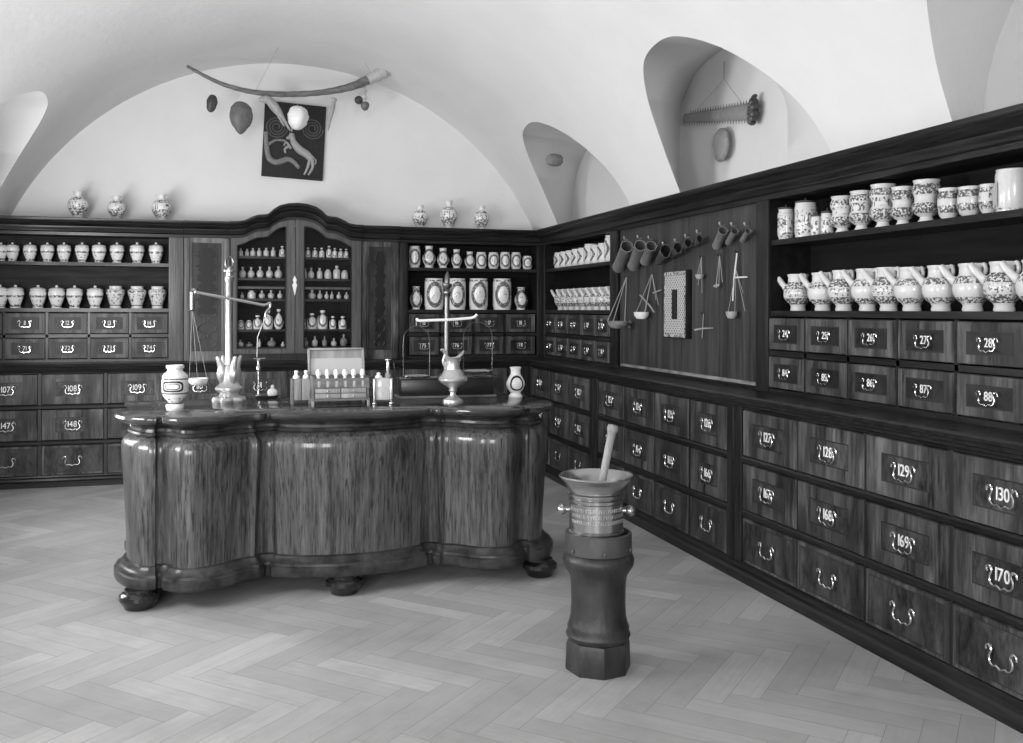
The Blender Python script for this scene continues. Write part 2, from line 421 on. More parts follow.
def drawer_mesh(w_, h_, style):
    k = (round(w_/.004), round(h_/.004), style)
    if k in DC: return DC[k]
    bm = B(); a, b = w_/2, h_/2
    bd = {'base': .105, 'plain': .0, 'small': .06}[style]*min(1, w_/.4)
    bz = bd*.62 if style == 'base' else bd*.75
    loops = [(0, 0, .05), (0, 0, -.002), (.004, .004, -.011)]
    mats = [0, 0]
    if style == 'plain':
        loops += [(.02, .02, -.011), (.025, .025, -.011)]; mats += [0, 2]
    else:
        loops += [(bd, bz, -.011), (bd+.006, bz+.006, -.0105)]; mats += [0, 2]
    rings = [[bm.verts.new(p) for p in ((-a+i, y, -b+j), (a-i, y, -b+j), (a-i, y, b-j), (-a+i, y, b-j))] for i, j, y in loops]
    for r1, r2_, mi in zip(rings, rings[1:], mats):
        for q in range(4): bm.faces.new((r1[q], r1[(q+1) % 4], r2_[(q+1) % 4], r2_[q])).material_index = mi
    bm.faces.new(rings[-1]).material_index = 1
    bm.faces.new(rings[0][::-1]).material_index = 0
    DC[k] = mesh('drawer', bm, ['veneer', {'base': 'inlay', 'plain': 'inlay', 'small': 'inlay_dark'}[style], 'line'], 0); return DC[k]
def drawer(parent, x0, x1, z0, z1, num, style, y=0.0, hw=.1):
    cx, cz = (x0+x1)/2, (z0+z1)/2
    d = link('drawer', drawer_mesh(x1-x0, z1-z0, style), parent, (cx, y, cz))
    link('handle', handle_mesh(hw, style), d, (0, -.009, -.004))
    if num: link('number', number_mesh(num, hw*.40), d, (0, -.0125, -hw*.15))
    return d

# ------------------------------------------------------------------ furniture: local x runs left to right along the front, y into the wall
BACK = lambda x=0, y=0: ((x, YU+y, 0), 0.0)
def unit(name, label, cat, side, lx0, dy=0.0):
    """root at the left end of a unit's front"""
    if side == 'back': return thing(name, label, cat, (lx0, YU+dy, 0), 0)
    return thing(name, label, cat, (XU+dy, -lx0, 0), -PI/2)
CORN = [(.0, 2.14), (-.015, 2.14), (-.018, 2.165), (-.04, 2.175), (-.044, 2.19), (-.05, 2.2), (-.052, 2.215), (-.075, 2.225), (-.092, 2.24), (-.096, 2.25), (-.112, 2.255), (-.118, 2.266), (-.118, 2.285), (.0, 2.285)]
ZC, ZR = 2.14, 1.03
ROWS_U = [(1.278, 1.458), (1.06, 1.238)]
def shelf_unit(label, side, lx0, lx1, pl, pr, cols, nums, m0=0.0, m1=0.0, depth=.28, gap=.012):
    """open shelves over two rows of small drawers; pl/pr = widths of the pilasters"""
    W = lx1-lx0; r = unit('shelf_unit', label, 'shelf unit', side, lx0)
    bm = B()
    box(bm, 0, W, depth-.012, depth, ZR, ZC)                                    # back
    box(bm, 0, max(pl, .02), .012, depth-.012, ZR, ZC); box(bm, W-max(pr, .02), W, .012, depth-.012, ZR, ZC)
    box(bm, max(pl, .02), W-max(pr, .02), .0, depth-.012, ZC-.0, ZC+.02)
    obj('carcass', bm, 'backboard_left' if 'left end' in label else 'backboard', r, smooth=0)
    bm = B()
    box(bm, 0, W, -.004, .012, ZR, ROWS_U[1][0]-.006)
    box(bm, 0, W, -.002, .012, ROWS_U[1][1]+.006, ROWS_U[0][0]-.006)
    for a, b in zip(cols, cols[1:]):
        m = (a[1]+b[0])/2-lx0; box(bm, m-.011, m+.011, -.002, .012, ROWS_U[1][0]-.006, ROWS_U[0][1]+.006)
    obj('drawer_rail', bm, 'frame_h', r, smooth=0)
    for pw, x in ((pl, 0), (pr, W-pr)):
        if pw > .02:
            bm = B(); bevbox(bm, x+.001, x+pw-.001, -.014, .012, ZR, ZC, .006)
            obj('pilaster', bm, 'pil_lt' if label.startswith('open shelves at the left') and x > 0 else 'frame', r)
    for z in (1.905, 1.5):
        bm = B(); box(bm, max(pl, .02), W-max(pr, .02), .006, depth-.012, z-.032 if z < 1.8 else z-.03, z)
        obj('shelf', bm, 'frame_h', r, smooth=0)
    bm = B(); moulding(bm, CORN, 0, W, m0, m1); box(bm, 0, W, 0, depth, ZC+.001, 2.284) if False else None
    obj('cornice', bm, 'frame_h', r, smooth=30)
    bm = B(); box(bm, 0, W, .0, depth, ZC+.02, 2.255); obj('top_board', bm, 'frame', r, smooth=0)
    for ri, (z0, z1) in enumerate(ROWS_U):
        for ci, (a, b) in enumerate(cols):
            drawer(r, a-lx0, b-lx0, z0, z1, nums[ri][ci], 'small', 0, .095)
    return r
def bX(px): return atY(px, HZ, YU).x
def rY(px): return -atX(px, HZ, XU).y
# left bay on the back wall
xl = [(5, 45.5), (48.5, 87.5), (90.5, 129), (131.5, 168)]
cols = [(X0+.02, bX(3))]+[(bX(a), bX(b)) for a, b in xl]
shelf_unit('open shelves at the left end of the back wall, left of the glazed cupboard', 'back', X0+.005, bX(183.5), 0, bX(183.5)-bX(168.5), cols, [['10', '11', '12', '13', '14'], ['70', '71', '72', '73', '74']])
# right bay on the back wall (drawers from x 408 to 536)
xl = [(409, 439), (441.5, 472), (475, 503.5), (506, 535)]
BRX1 = XU
cols = [(bX(a), bX(b)) for a, b in xl]
shelf_unit('open shelves on the back wall between the glazed cupboard and the corner', 'back', bX(398.5), BRX1, bX(408)-bX(398.5), BRX1-bX(536.5), cols, [['15', '16', '17', '18'], ['75', '76', '77', '78']], 0, 1.0)
# first bay on the right wall
def cum(a, b, n, g=.025):
    s = (b-a+g)/n; return [(a+i*s, a+i*s+s-g) for i in range(n)]
RA, RB = -YU, rY(618)
cols = cum(rY(546), rY(610.5), 5)
shelf_unit('open shelves on the right wall next to the room corner', 'right', RA, RB, rY(545.4)-RA, RB-rY(611), cols, [['19', '20', '21', '22', '23'], ['79', '80', '81', '82', '83']], -1.0, 0)
# big bay on the right wall
RC = rY(757.5)
cols = [(-4.833, -4.495), (-4.47, -4.119), (-4.10, -3.746), (-3.727, -3.374), (-3.353, -2.99), (-2.97, -2.62)]
shelf_unit('large open shelves with drawers at the right end of the right wall', 'right', RC, -2.5, rY(770)-RC, .1, cols, [['24', '25', '26', '27', '28', '29'], ['84', '85', '86', '87', '88', '89']])
# the board between them
bd = unit('instrument_board', 'dark plain wooden board panel on the right wall with tools hanging on it', 'board', 'right', RB, 0)
WB = RC-RB
bm = B(); box(bm, 0, WB, .02, .05, ZR, ZC); obj('panel', bm, 'board', bd, smooth=0)
bm = B(); moulding(bm, CORN, 0, WB); obj('cornice', bm, 'frame_h', bd, smooth=30)
bm = B(); box(bm, 0, WB, 0, .28, ZC+.001, 2.255); obj('top_board', bm, 'frame', bd, smooth=0)
bm = B(); box(bm, 0, WB, -.004, .02, ZR, ZR+.025); obj('bottom_rail', bm, 'frame_h', bd, smooth=0)
bm = B(); box(bm, .03, WB-.02, .012, .021, ZR+.025, ZR+.045); obj('worn_edge', bm, 'worn', bd, smooth=0)

# narrow flanking cupboards and the glazed cupboard
def narrow(label, x0, x1, left):
    W = x1-x0; r = unit('narrow_cupboard', label, 'cupboard', 'back', x0, -.03)
    bm = B(); box(bm, 0, W, .012, .31, ZR, ZC+.1); obj('carcass', bm, 'frame', r, smooth=0)
    bm = B(); b = .07
    box(bm, b, W-b, -.002, .011, ZR+.09, ZC-.045); obj('door_panel', bm, 'panel', r, smooth=0)
    bm = B()
    for x in (0, W-b*.75): bevbox(bm, x, x+b*.75, -.016, .012, ZR, ZC, .008, 3)
    for x in (b*.75, W-b): bevbox(bm, x, x+b*.25, -.010, .012, ZR+.08, ZC-.03, .005, 3)
    box(bm, b*.75, W-b*.75, -.008, .012, ZR, ZR+.085); box(bm, b*.75, W-b*.75, -.008, .012, ZC-.045, ZC)
    obj('door_frame', bm, 'pil_lt' if left else 'veneer', r)
    # dark wavy-edged figure down the middle of the panel
    bm = B(); n_ = 60; z0 = ZR+(.16 if not left else .42); z1 = ZC-.09; hw = (W/2-b)*(.55 if not left else .8)
    wv = lambda k: hw*(.72+.16*math.sin(k*.62)+.12*math.sin(k*1.45+1))
    prism(bm, [(W/2+wv(k), z0+(z1-z0)*k/n_) for k in range(n_+1)]+[(W/2-wv(k), z0+(z1-z0)*k/n_) for k in range(n_, -1, -1)], -.004, -.001)
    obj('dark_figure', bm, 'fret', r, smooth=0)
    for s_ in (-1, 1):
        bm = B(); n2 = 26; pts = [(W/2+s_*hw*(.45+.35*math.sin(k*.55)), -.004, ZR+.12+k*.012) for k in range(n2)]
        tube(bm, pts, [.004+.008*abs(math.sin(k*.55)) for k in range(n2)], 6); obj('carved_drop', bm, 'pil' if left else 'frame', r)
    bm = B(); moulding(bm, CORN, 0, W); obj('cornice', bm, 'frame_h', r, smooth=30)
    return r
G0, G1 = bX(229.5), bX(361)
narrow('narrow pale-edged panelled cupboard left of the glazed cupboard', bX(184), G0, True)
narrow('narrow dark panelled cupboard right of the glazed cupboard', G1, bX(398), False)
YG = YU-.06
gc = thing('glazed_cupboard', 'arched glazed cupboard full of small bottles in the middle of the back wall', 'cupboard', (G0, YG, 0))
W = G1-G0
def gx(px): return atY(px, HZ, YG).x-G0
def gz(px, py): return atY(px, py, YG).z
def arch(x):                                   # underside of the arched cornice as a function of x in 0..W
    u = abs(x-W/2)/(W/2)
    P = [(0, 2.325), (.14, 2.319), (.27, 2.298), (.36, 2.262), (.44, 2.216), (.50, 2.210), (.59, 2.206), (.68, 2.185), (.78, 2.152), (.88, 2.142), (1.0, 2.14)]
    for (a, za), (b, zb) in zip(P, P[1:]):
        if u <= b:
            k = (u-a)/(b-a); return za+(zb-za)*k
    return 2.14
NS = 72; xs = [W*i/NS for i in range(NS+1)]
bm = B()
secs = []
for x in xs: secs.append([bm.verts.new((x, y, z-2.14+arch(x))) for y, z in CORN[:-1]+[(.2, 2.285), (.2, 2.14)]])
for a, b in zip(secs, secs[1:]):
    for i in range(len(a)): bm.faces.new((a[i], a[(i+1) % len(a)], b[(i+1) % len(a)], b[i]))
bm.faces.new(secs[0][::-1]); bm.faces.new(secs[-1])
obj('arched_cornice', bm, 'frame_h', gc, smooth=30)
bm = B(); box(bm, 0, W, .32, .335, ZR, 2.285); box(bm, 0, .03, .02, .32, ZR, 2.14); box(bm, W-.03, W, .02, .32, ZR, 2.14)
box(bm, .0, W, .02, .32, ZR, ZR+.06)
obj('carcass', bm, 'inside', gc, smooth=0)
SH = [1.985, 1.785, 1.595, 1.312, 1.148]
for z in SH[:-1]:
    bm = B(); box(bm, .03, W-.03, .05, .32, z-.022, z); obj('shelf', bm, 'frame_h', gc, smooth=0)
bm = B(); box(bm, .03, W-.03, .05, .32, SH[4]-.025, SH[4]); obj('shelf', bm, 'frame_h', gc, smooth=0)
mid = gx(295)
gl = [(gx(237), gx(285.5)), (gx(304), gx(351))]
for side, (a, b) in enumerate(gl):
    x0, x1 = (.012, mid-.003) if side == 0 else (mid+.003, W-.012)
    z0 = ZR+.06; zb_ = 1.14
    bm = B(); K = 24
    # stiles
    def stile(xa, xb):
        n_ = 6; xx = [xa+(xb-xa)*i/n_ for i in range(n_+1)]
        prism(bm, [(xa, z0), (xb, z0)]+[(x, arch(x)+.002) for x in xx[::-1]], -.012, .018)
    stile(x0, a); stile(b, x1)
    box(bm, a, b, -.010, .018, z0, zb_)
    xx = [a+(b-a)*i/K for i in range(K+1)]
    def low(x):
        u = abs(x-W/2)/(W/2); return arch(x)-.055-.02*max(0, (u-.75)/.25)
    for i in range(K):
        prism(bm, [(xx[i], low(xx[i])), (xx[i+1], low(xx[i+1])), (xx[i+1], arch(xx[i+1])+.002), (xx[i], arch(xx[i])+.002)], -.010, .018)
    bmesh.ops.remove_doubles(bm, verts=bm.verts[:], dist=1e-5)
    d = obj('door', bm, 'pil', gc, smooth=30)
    bm = B(); tube(bm, [(a, -.012, zb_)]+[(x, -.012, low(x)) for x in xx]+[(b, -.012, zb_), (a, -.012, zb_)], .006, 6); obj('bead', bm, 'frame', d)
    bm = B(); zc = gz(270, 288); box(bm, a, b, -.004, .012, zc-.008, zc+.012); obj('glazing_bar', bm, 'pil', d, smooth=0)
    bm = B(); prism(bm, [(a, zb_), (b, zb_)]+[(x, low(x)) for x in xx[::-1]], .002, .005); obj('pane', bm, 'glass', d, smooth=0)
    if side == 1:
        bm = B(); ex = gx(294.5); ez = gz(295, 288)
        pts = [(-.012, .0), (.0, -.075), (.012, .0), (.018, .03), (.008, .045), (.014, .075), (.0, .115), (-.014, .075), (-.008, .045), (-.018, .03)]
        prism(bm, [(ex+x*1.3, ez+z) for x, z in pts], -.022, -.011); obj('escutcheon', bm, 'silver', d, smooth=0)
bm = B(); box(bm, 0, .012, -.016, .02, ZR, 2.14); box(bm, W-.012, W, -.016, .02, ZR, 2.14); box(bm, 0, W, -.016, .02, ZR, ZR+.058)
obj('face_frame', bm, 'frame', gc, smooth=0)

# base cabinets
ROWS_B = [(.69, .945), (.39, .645), (.095, .345)]
def base_cabinet(label, side, lx0, lx1, cols, nums, posts, plinth_m=(0, 0)):
    dy = YB-YU if side == 'back' else XB-XU
    r = unit('drawer_cabinet', label, 'drawer cabinet', side, lx0, dy); W = lx1-lx0; dep = .5
    bm = B(); box(bm, 0, W, .014, dep, .0, .965)
    obj('carcass', bm, 'frame', r, smooth=0)
    bm = B()
    for z0, z1 in ((.648, .688), (.348, .388), (.948, .966)):
        moulding(bm, [(.016, z0), (-.004, z0), (-.014, z0+.008), (-.014, z1-.012), (-.004, z1), (.016, z1)], 0, W)
    obj('rail', bm, 'frame_h', r, smooth=0)
    for a, b in zip(cols, cols[1:]):
        m = (a[1]+b[0])/2-lx0
        if b[0]-a[1] < .06:
            bm = B(); box(bm, m-(b[0]-a[1])/2+.002, m+(b[0]-a[1])/2-.002, -.004, .016, .09, .95); obj('divider', bm, 'line', r, smooth=0)
    for a, b in posts:
        bm = B(); bevbox(bm, a-lx0, b-lx0, -.016, .016, .09, .965, .006); obj('post', bm, 'frame', r)
    bm = B(); moulding(bm, [(.016, 0), (-.05, 0), (-.05, .045), (-.035, .055), (-.03, .07), (-.012, .08), (-.008, .092), (.016, .092)], 0, W, *plinth_m)
    obj('plinth', bm, 'frame_h', r, smooth=0)
    for ri, (z0, z1) in enumerate(ROWS_B):
        for ci, (a, b) in enumerate(cols):
            drawer(r, a-lx0, b-lx0, z0, z1, nums[ri][ci] if ri < 2 else None, 'base' if ri < 2 else 'plain', 0, .125)
    return r
cols = [(X0+.045, -1.585)]+[(-1.553+i*.511, -1.553+i*.511+.48) for i in range(8)]
k = [str(107+i) for i in range(9)]
base_cabinet('long low bank of drawers along the back wall behind the counter', 'back', X0+.005, XB, cols, [k, [str(int(x)+40) for x in k]], [(2.53, XB-.002)], (0, 1.0))
cs = [(-8.66, -8.15), (-8.12, -7.63), (-7.60, -7.137)]; k = ['120', '121', '122']
base_cabinet('low drawers on the right wall tucked into the room corner', 'right', -YB, -7.04, cs, [k, [str(int(x)+40) for x in k]], [(-8.748, -8.675), (-7.125, -7.042)], (-1.0, 0))
cs = [(-6.936, -6.441), (-6.41, -5.924), (-5.90, -5.412), (-5.375, -4.922)]; k = ['123', '124', '125', '126']
base_cabinet('low drawers on the right wall below the instrument board', 'right', -7.038, -4.83, cs, [k, [str(int(x)+40) for x in k]], [(-7.036, -6.95), (-4.912, -4.832)])
cs = [(-4.738, -4.217), (-4.199, -3.681), (-3.658, -3.146), (-3.12, -2.6)]; k = ['127', '128', '129', '130']
base_cabinet('low drawers at the right edge below the large open shelves', 'right', -4.828, -2.5, cs, [k, [str(int(x)+40) for x in k]], [(-4.826, -4.75), (-2.585, -2.502)])
# the ledge over them, mitred in the corner (one continuous piece)
LED = [(.0, .966), (-.012, .966), (-.018, .978), (-.03, .985), (-.034, 1.0), (-.045, 1.006), (-.048, 1.02), (-.04, 1.03), (.26, 1.03), (.26, .966)]
bm = B()
vs = []
for y, z in LED: vs.append((bm.verts.new((X0+.005, YB+min(y, .26), z)), bm.verts.new((XB+y, YB+y, z)), bm.verts.new((XB+y, 2.5, z))))
for a, b in zip(vs, vs[1:]+vs[:1]):
    bm.faces.new((a[0], b[0], b[1], a[1])); bm.faces.new((a[1], b[1], b[2], a[2]))
bm.faces.new([v[0] for v in vs]); bm.faces.new([v[2] for v in vs])
tag(obj('worktop_ledge', bm, 'frame_h', smooth=30), 'dark moulded wooden ledge running along the top of the low drawers', 'ledge')

# ------------------------------------------------------------------ counter
half = [[(0, 5.01), (.15, 5.02), (.30, 5.06), (.415, 5.115)],
        [(.415, 5.115), (.422, 5.145), (.444, 5.145), (.45, 5.115)],
        [(.45, 5.115), (.475, 5.095), (.505, 5.10), (.56, 5.065), (.66, 4.98), (.78, 4.94), (.88, 4.955), (.945, 5.02)],
        [(.945, 5.02), (.953, 5.06), (.966, 5.065), (.975, 5.03)],
        [(.975, 5.03), (1.04, 5.04), (1.12, 5.11), (1.19, 5.27), (1.205, 5.42), (1.165, 5.56), (1.16, 5.72), (1.21, 5.90), (1.20, 5.95)]]
pts = []
for s in half:
    c = crom([(u, y, 0) for u, y in s], 7); pts += c[:-1]
pts.append(Vector((half[-1][-1][0], half[-1][-1][1], 0)))
CXC = .6
plan = [Vector((CXC-p.x, p.y, 0)) for p in pts[::-1]]+[Vector((CXC+p.x, p.y, 0)) for p in pts[1:]]
def offset(pl, d):
    out = []; n_ = len(pl)
    for i, p in enumerate(pl):
        tg = (pl[min(i+9, n_-1)]-pl[max(i-9, 0)]).normalized(); nr = Vector((-tg.y, tg.x, 0))   # to the inside
        q = p+nr*d; q.y = min(q.y, 5.95-max(d, 0)*.0) ; out.append(q)
    return out
def shell(bm, prof, cap=False):
    """prof: (inset, z) from bottom to top; closed at bottom, top and back"""
    rings = []
    for d, z in prof: rings.append([bm.verts.new((p.x, p.y, z)) for p in offset(plan, d)])
    n_ = len(plan)
    for a, b in zip(rings, rings[1:]):
        for k in range(n_): 
            k2 = (k+1) % n_; bm.faces.new((a[k], a[k2], b[k2], b[k]))
    if cap: bm.faces.new(rings[0][::-1]); bm.faces.new(rings[-1])
ct = thing('shop_counter', 'large serpentine dark walnut shop counter standing on bun feet', 'counter', (CXC, 5.4, 0))
def crel(bm):
    bmesh.ops.translate(bm, verts=bm.verts[:], vec=(-CXC, -5.4, 0)); return bm
bm = B(); shell(bm, [(.03, .918), (.012, .922), (.0, .932), (-.004, .942), (.0, .954), (.010, .960)], True)
obj('top', crel(bm), 'countertop', ct, smooth=40)
bm = B(); shell(bm, [(.11, .848), (.070, .853), (.064, .862), (.07, .871), (.082, .874), (.085, .888), (.075, .902), (.05, .911), (.028, .919)])
obj('top_moulding', crel(bm), 'counter_m', ct, smooth=40)
bm = B(); shell(bm, [(.062, .13), (.062, .205), (.060, .26), (.058, .34), (.052, .46), (.046, .58), (.038, .68), (.033, .75), (.034, .79), (.042, .818), (.058, .838), (.084, .85)])
obj('body', crel(bm), 'counter', ct, smooth=55)
bm = B(); shell(bm, [(.12, .13), (.12, .10), (.006, .10), (.0, .115), (.0, .150), (.010, .156), (.012, .168), (.03, .175), (.04, .19), (.046, .200), (.062, .205)])
obj('base_moulding', crel(bm), 'counter_m', ct, smooth=40)
for x, y in ((-.455, 5.09), (.56, 5.07), (1.66, 5.11), (-.40, 5.82), (.6, 5.82), (1.60, 5.82)):
    bm = B(); lathe(bm, [(0, 0), (.064, 0), (.072, .006), (.074, .016), (.086, .03), (.098, .05), (.096, .07), (.08, .084), (.07, .088), (.07, .1), (0, .1)], 32)
    obj('foot', bm, 'foot', ct, (x-CXC, y-5.4, 0))

# ------------------------------------------------------------------ pottery
def scale_prof(p, r, h):
    rm = max(a for a, _ in p); hm = max(b for _, b in p); return [(a*r/rm, b*h/hm) for a, b in p]
PR = {
 'lidded': [(0, 0), (.62, 0), (.64, .05), (.55, .1), (.74, .26), (.92, .46), (1, .62), (.98, .70), (.88, .75), (.86, .765)],
 'lidded_lid': [(.96, .765), (.99, .785), (.88, .83), (.6, .87), (.25, .89), (.12, .905), (.18, .94), (.17, .975), (0, 1)],
 'shoulder': [(0, 0), (.6, 0), (.62, .06), (.55, .1), (.62, .2), (.78, .42), (.95, .66), (1, .76), (.93, .83), (.74, .87), (.66, .89), (.66, .96), (.7, 1.0), (.6, 1.0), (.58, .9), (0, .88)],
 'vase': [(0, 0), (.45, 0), (.48, .03), (.40, .08), (.6, .18), (.9, .34), (1, .5), (.92, .64), (.62, .75), (.38, .81), (.34, .88), (.45, .97), (.5, 1), (.36, 1), (.28, .9), (0, .85)],
 'pear': [(0, 0), (.62, 0), (.66, .04), (.56, .1), (.72, .18), (.94, .32), (1, .44), (.9, .58), (.66, .7), (.54, .78), (.52, .88), (.6, .98), (.62, 1), (.5, 1), (.46, .88), (0, .84)],
 'alb': [(0, 0), (.78, 0), (.82, .05), (.86, .1), (.98, .17), (1, .3), (.97, .5), (1, .72), (.97, .86), (.84, .92), (.84, .96), (.9, 1), (.76, 1), (.74, .93), (0, .9)],
 'cyl': [(0, 0), (.92, 0), (.94, .05), (.95, .09), (1, .13), (1, .88), (.94, .95), (.93, .98), (.97, 1), (.86, 1), (.85, .94), (0, .92)],
 'goblet': [(0, 0), (.62, 0), (.62, .03), (.46, .1), (.44, .15), (.7, .2), (.96, .28), (1, .38), (.93, .46), (.82, .5), (.82, .62), (.9, .66), (1, .74), (.99, .83), (.9, .9), (.86, .94), (.94, .98), (.94, 1), (.8, 1), (.78, .92), (0, .9)],
 'pot': [(0, 0), (.62, 0), (.60, .06), (.8, .14), (.98, .32), (1, .5), (.98, .74), (.9, .86), (.86, .92), (.94, .97), (.94, 1), (.82, 1), (.8, .92), (0, .9)],
 'jug': [(0, 0), (.5, 0), (.53, .03), (.48, .12), (.56, .17), (.82, .26), (.97, .38), (1, .48), (.97, .6), (.86, .70), (.72, .755), (.68, .78), (.67, .92), (.73, .97), (.73, 1), (.64, 1), (.6, .9), (0, .88)],
 'vial': [(0, 0), (.9, 0), (1, .06), (1, .55), (.85, .68), (.36, .76), (.34, .86), (.5, .88), (.5, .96), (.3, 1), (0, 1)],
 'flask': [(0, 0), (.5, 0), (.85, .12), (1, .34), (.9, .54), (.5, .68), (.26, .74), (.26, .9), (.4, .93), (.38, 1), (0, 1)],
 'squat': [(0, 0), (.9, 0), (1, .1), (1, .6), (.8, .82), (.5, .9), (.5, 1), (0, 1)],
}
PC = {}
def pot_mesh(kind, r, h, seg=24):
    k = (kind, round(r, 3), round(h, 3))
    if k not in PC:
        bm = B(); lathe(bm, scale_prof(PR[kind], r, h) if kind != 'lidded' else [(a*r, b*h) for a, b in PR[kind]]+[(0, .765*h)], seg); PC[k] = mesh(kind, bm, [], 50)
    return PC[k]
def withmat(me, mat):
    m2 = me.copy(); m2.materials.clear(); m2.materials.append(M[mat]); return m2
MC = {}
def pm(kind, r, h, mat, seg=24):
    k = (kind, round(r, 3), round(h, 3), mat)
    if k not in MC: MC[k] = withmat(pot_mesh(kind, r, h, seg), mat)
    return MC[k]
def put(name, kind, r, h, mat, loc, rz, label, cat, group):
    o = link(name, pm(kind, r, h, mat), None, loc, (0, 0, rz)); return tag(o, label, cat, group)
# left bay
g = 'lidded jars on the upper left shelf'
xsL = [1, 12.5, 30, 47.3, 64, 82, 99, 117, 137, 156]
for i, px in enumerate(xsL):
    p = atY(px, 262, YU+.12); r = .054+.0011*i; h = .165+.0035*i
    o = put('lidded_jar', 'lidded', r, h, 'j_line', (max(p.x, X0+.08) if i == 0 else p.x, YU+.12, 1.905), .2*i, 'small white lidded jar, %s on the upper far-left shelf' % nth(i, len(xsL)), 'jar', g)
    bm = B(); lathe(bm, [(a*r, b*h) for a, b in PR['lidded_lid']], 24); obj('lid', bm, 'j_white', o)
g = 'jars on the lower left shelf'
for i, px in enumerate([0, 15.5, 38, 56.5, 74.5, 95]):
    p = atY(px, 306, YU+.12); r, h = .069, .205
    o = put('lidded_jar', 'lidded', r, h, 'j_line', (max(p.x, X0+.085), YU+.12, 1.5), .3*i, 'larger white lidded jar, %s on the lower far-left shelf' % nth(i, 6), 'jar', g)
    bm = B(); lathe(bm, [(a*r, b*h) for a, b in PR['lidded_lid']], 24); obj('lid', bm, 'j_white', o)
for i, px in enumerate([115.5, 137, 157.5]):
    p = atY(px, 306, YU+.12)
    put('shoulder_jar', 'shoulder', .08, .2, 'j_leaf', (p.x, YU+.12, 1.5), .4*i, 'open broad-shouldered jar with leaf painting, %s of three on the lower left shelf' % ['left', 'middle', 'right'][i], 'jar', 'broad shouldered jars on the lower left shelf')
# vases on the cornice
VAS = [(78, 28, .095, 'left', 'with plain tall neck'), (116.5, 25, .085, 'middle', 'with a flared two-eared mouth'), (161.5, 28, .095, 'right', 'with a wavy mouth')]
for px, hp, r, w_, d_ in VAS:
    p = atY(px, 216, YU+.08); o = put('painted_vase', 'vase', r*.92, hp*.0088, 'j_vase', (p.x, YU+.08, 2.286), .3, 'white painted vase %s, %s of three on the left cornice' % (d_, w_), 'vase', 'vases on the left cornice')
    if w_ != 'left':
        bm = B()
        for s in (-1, 1): tube(bm, crom([(s*r*.3, 0, hp*.0088*.86), (s*r*.55, 0, hp*.0088*.93), (s*r*.42, 0, hp*.0088*.99)], 4), .005, 6)
        obj('ear', bm, 'j_plain', o)
for px, hp, r, w_, d_ in [(420, 24, .078, 'left', 'round small-necked'), (448.5, 30, .085, 'middle', 'tall-necked, larger'), (481.5, 26, .075, 'right', 'ribbed pointed-top')]:
    p = atY(px, 226, YU+.08); put('painted_vase', 'vase', r, hp*.0094, 'j_vase', (p.x, YU+.08, 2.286), .5, '%s white vase, %s of three on the cornice right of the cupboard' % (d_, w_), 'vase', 'vases on the right cornice')
# right bay of the back wall
J = [(414.6, 11.6, 21.6, 'alb'), (429, 13.4, 22, 'pear'), (443, 12.2, 20, 'pear'), (456.5, 11, 19, 'pear'), (469.8, 10.8, 17, 'pear'), (481.2, 10.4, 16.6, 'alb'), (493.4, 10.6, 16.6, 'alb'), (505, 10.4, 17, 'alb'), (516, 10.2, 17, 'alb'), (527.3, 9.8, 13.5, 'alb')]
for i, (px, w_, h_, k) in enumerate(J):
    p = atY(px, 266, YU+.1); s = mpp(p)
    put('label_jar', k, w_*s/2, h_*s, 'j_oval', (p.x, YU+.1, 1.905), -.15, 'white %s jar, %s on the upper shelf right of the glazed cupboard' % ('pear-shaped' if k == 'pear' else 'cylindrical', nth(i, len(J))), 'jar', 'labelled jars on the upper back shelf')
J = [(416, 12.4, 23, 'pear'), (434, 19, 31, 'cyl'), (456.5, 18.4, 31, 'cyl'), (478.4, 18.8, 31, 'cyl'), (502, 18.6, 31, 'cyl'), (521, 13.6, 22.5, 'pear')]
for i, (px, w_, h_, k) in enumerate(J):
    p = atY(px, 308, YU+.12); s = mpp(p)
    put('wreath_jar', k, w_*s/2, h_*s, 'j_oval2', (p.x, YU+.12, 1.5), -.1, '%s with wreath label, %s on lower shelf right of cupboard' % ('small white pear-shaped vase' if k == 'pear' else 'big white cylinder jar', nth(i, len(J))), 'jar', 'jars on the lower back shelf')
# right wall, corner bay
ys = [-8.80+i*.166 for i in range(10)]
for i, lx in enumerate(ys):
    h = [.155, .155, .155, .16, .16, .185, .165, .17, .225, .24][i]; 
    put('label_jar', 'alb', .068, h, 'j_oval', (XU+.10, -lx, 1.905), -PI/2-.3, 'white labelled cylinder jar, %s on the upper shelf beside the room corner' % nth(i, 10), 'jar', 'jars on the upper corner shelf')
# jug with spout and handle
def jug(r, h, mat, loc, rz, label, group):
    o = link('spouted_jug', pm('jug', r, h, mat), None, loc, (0, 0, rz)); tag(o, label, 'jug', group)
    k = (round(r, 3), round(h, 3))
    if k not in JS:
        bm = B(); tube(bm, crom([(-r*.70, -.03, h*.58), (-r*1.1, -.05, h*.74), (-r*1.56, -.066, h*.97)], 5), [.020]*4+[.016]*4+[.0135]*3, 10)
        a = mesh('spout', bm, 'j_plain')
        bm = B(); tube(bm, crom([(r*.62, .0, h*.93), (r*.92, .0, h*.97), (r*1.05, .0, h*.84), (r*.82, .0, h*.66)], 5), .009, 8); b = mesh('handle', bm, 'j_plain')
        JS[k] = (a, b)
    link('spout', JS[k][0], o); link('handle', JS[k][1], o); return o
JS = {}
for i in range(10):
    jug(.07, .2+.012*((i*3) % 3), 'j_jugd', (XU+.11, 8.80-i*.16, 1.5), -PI/2, 'white spouted jug, %s on the lower shelf beside the room corner' % nth(i, 10), 'jugs on the lower corner shelf')
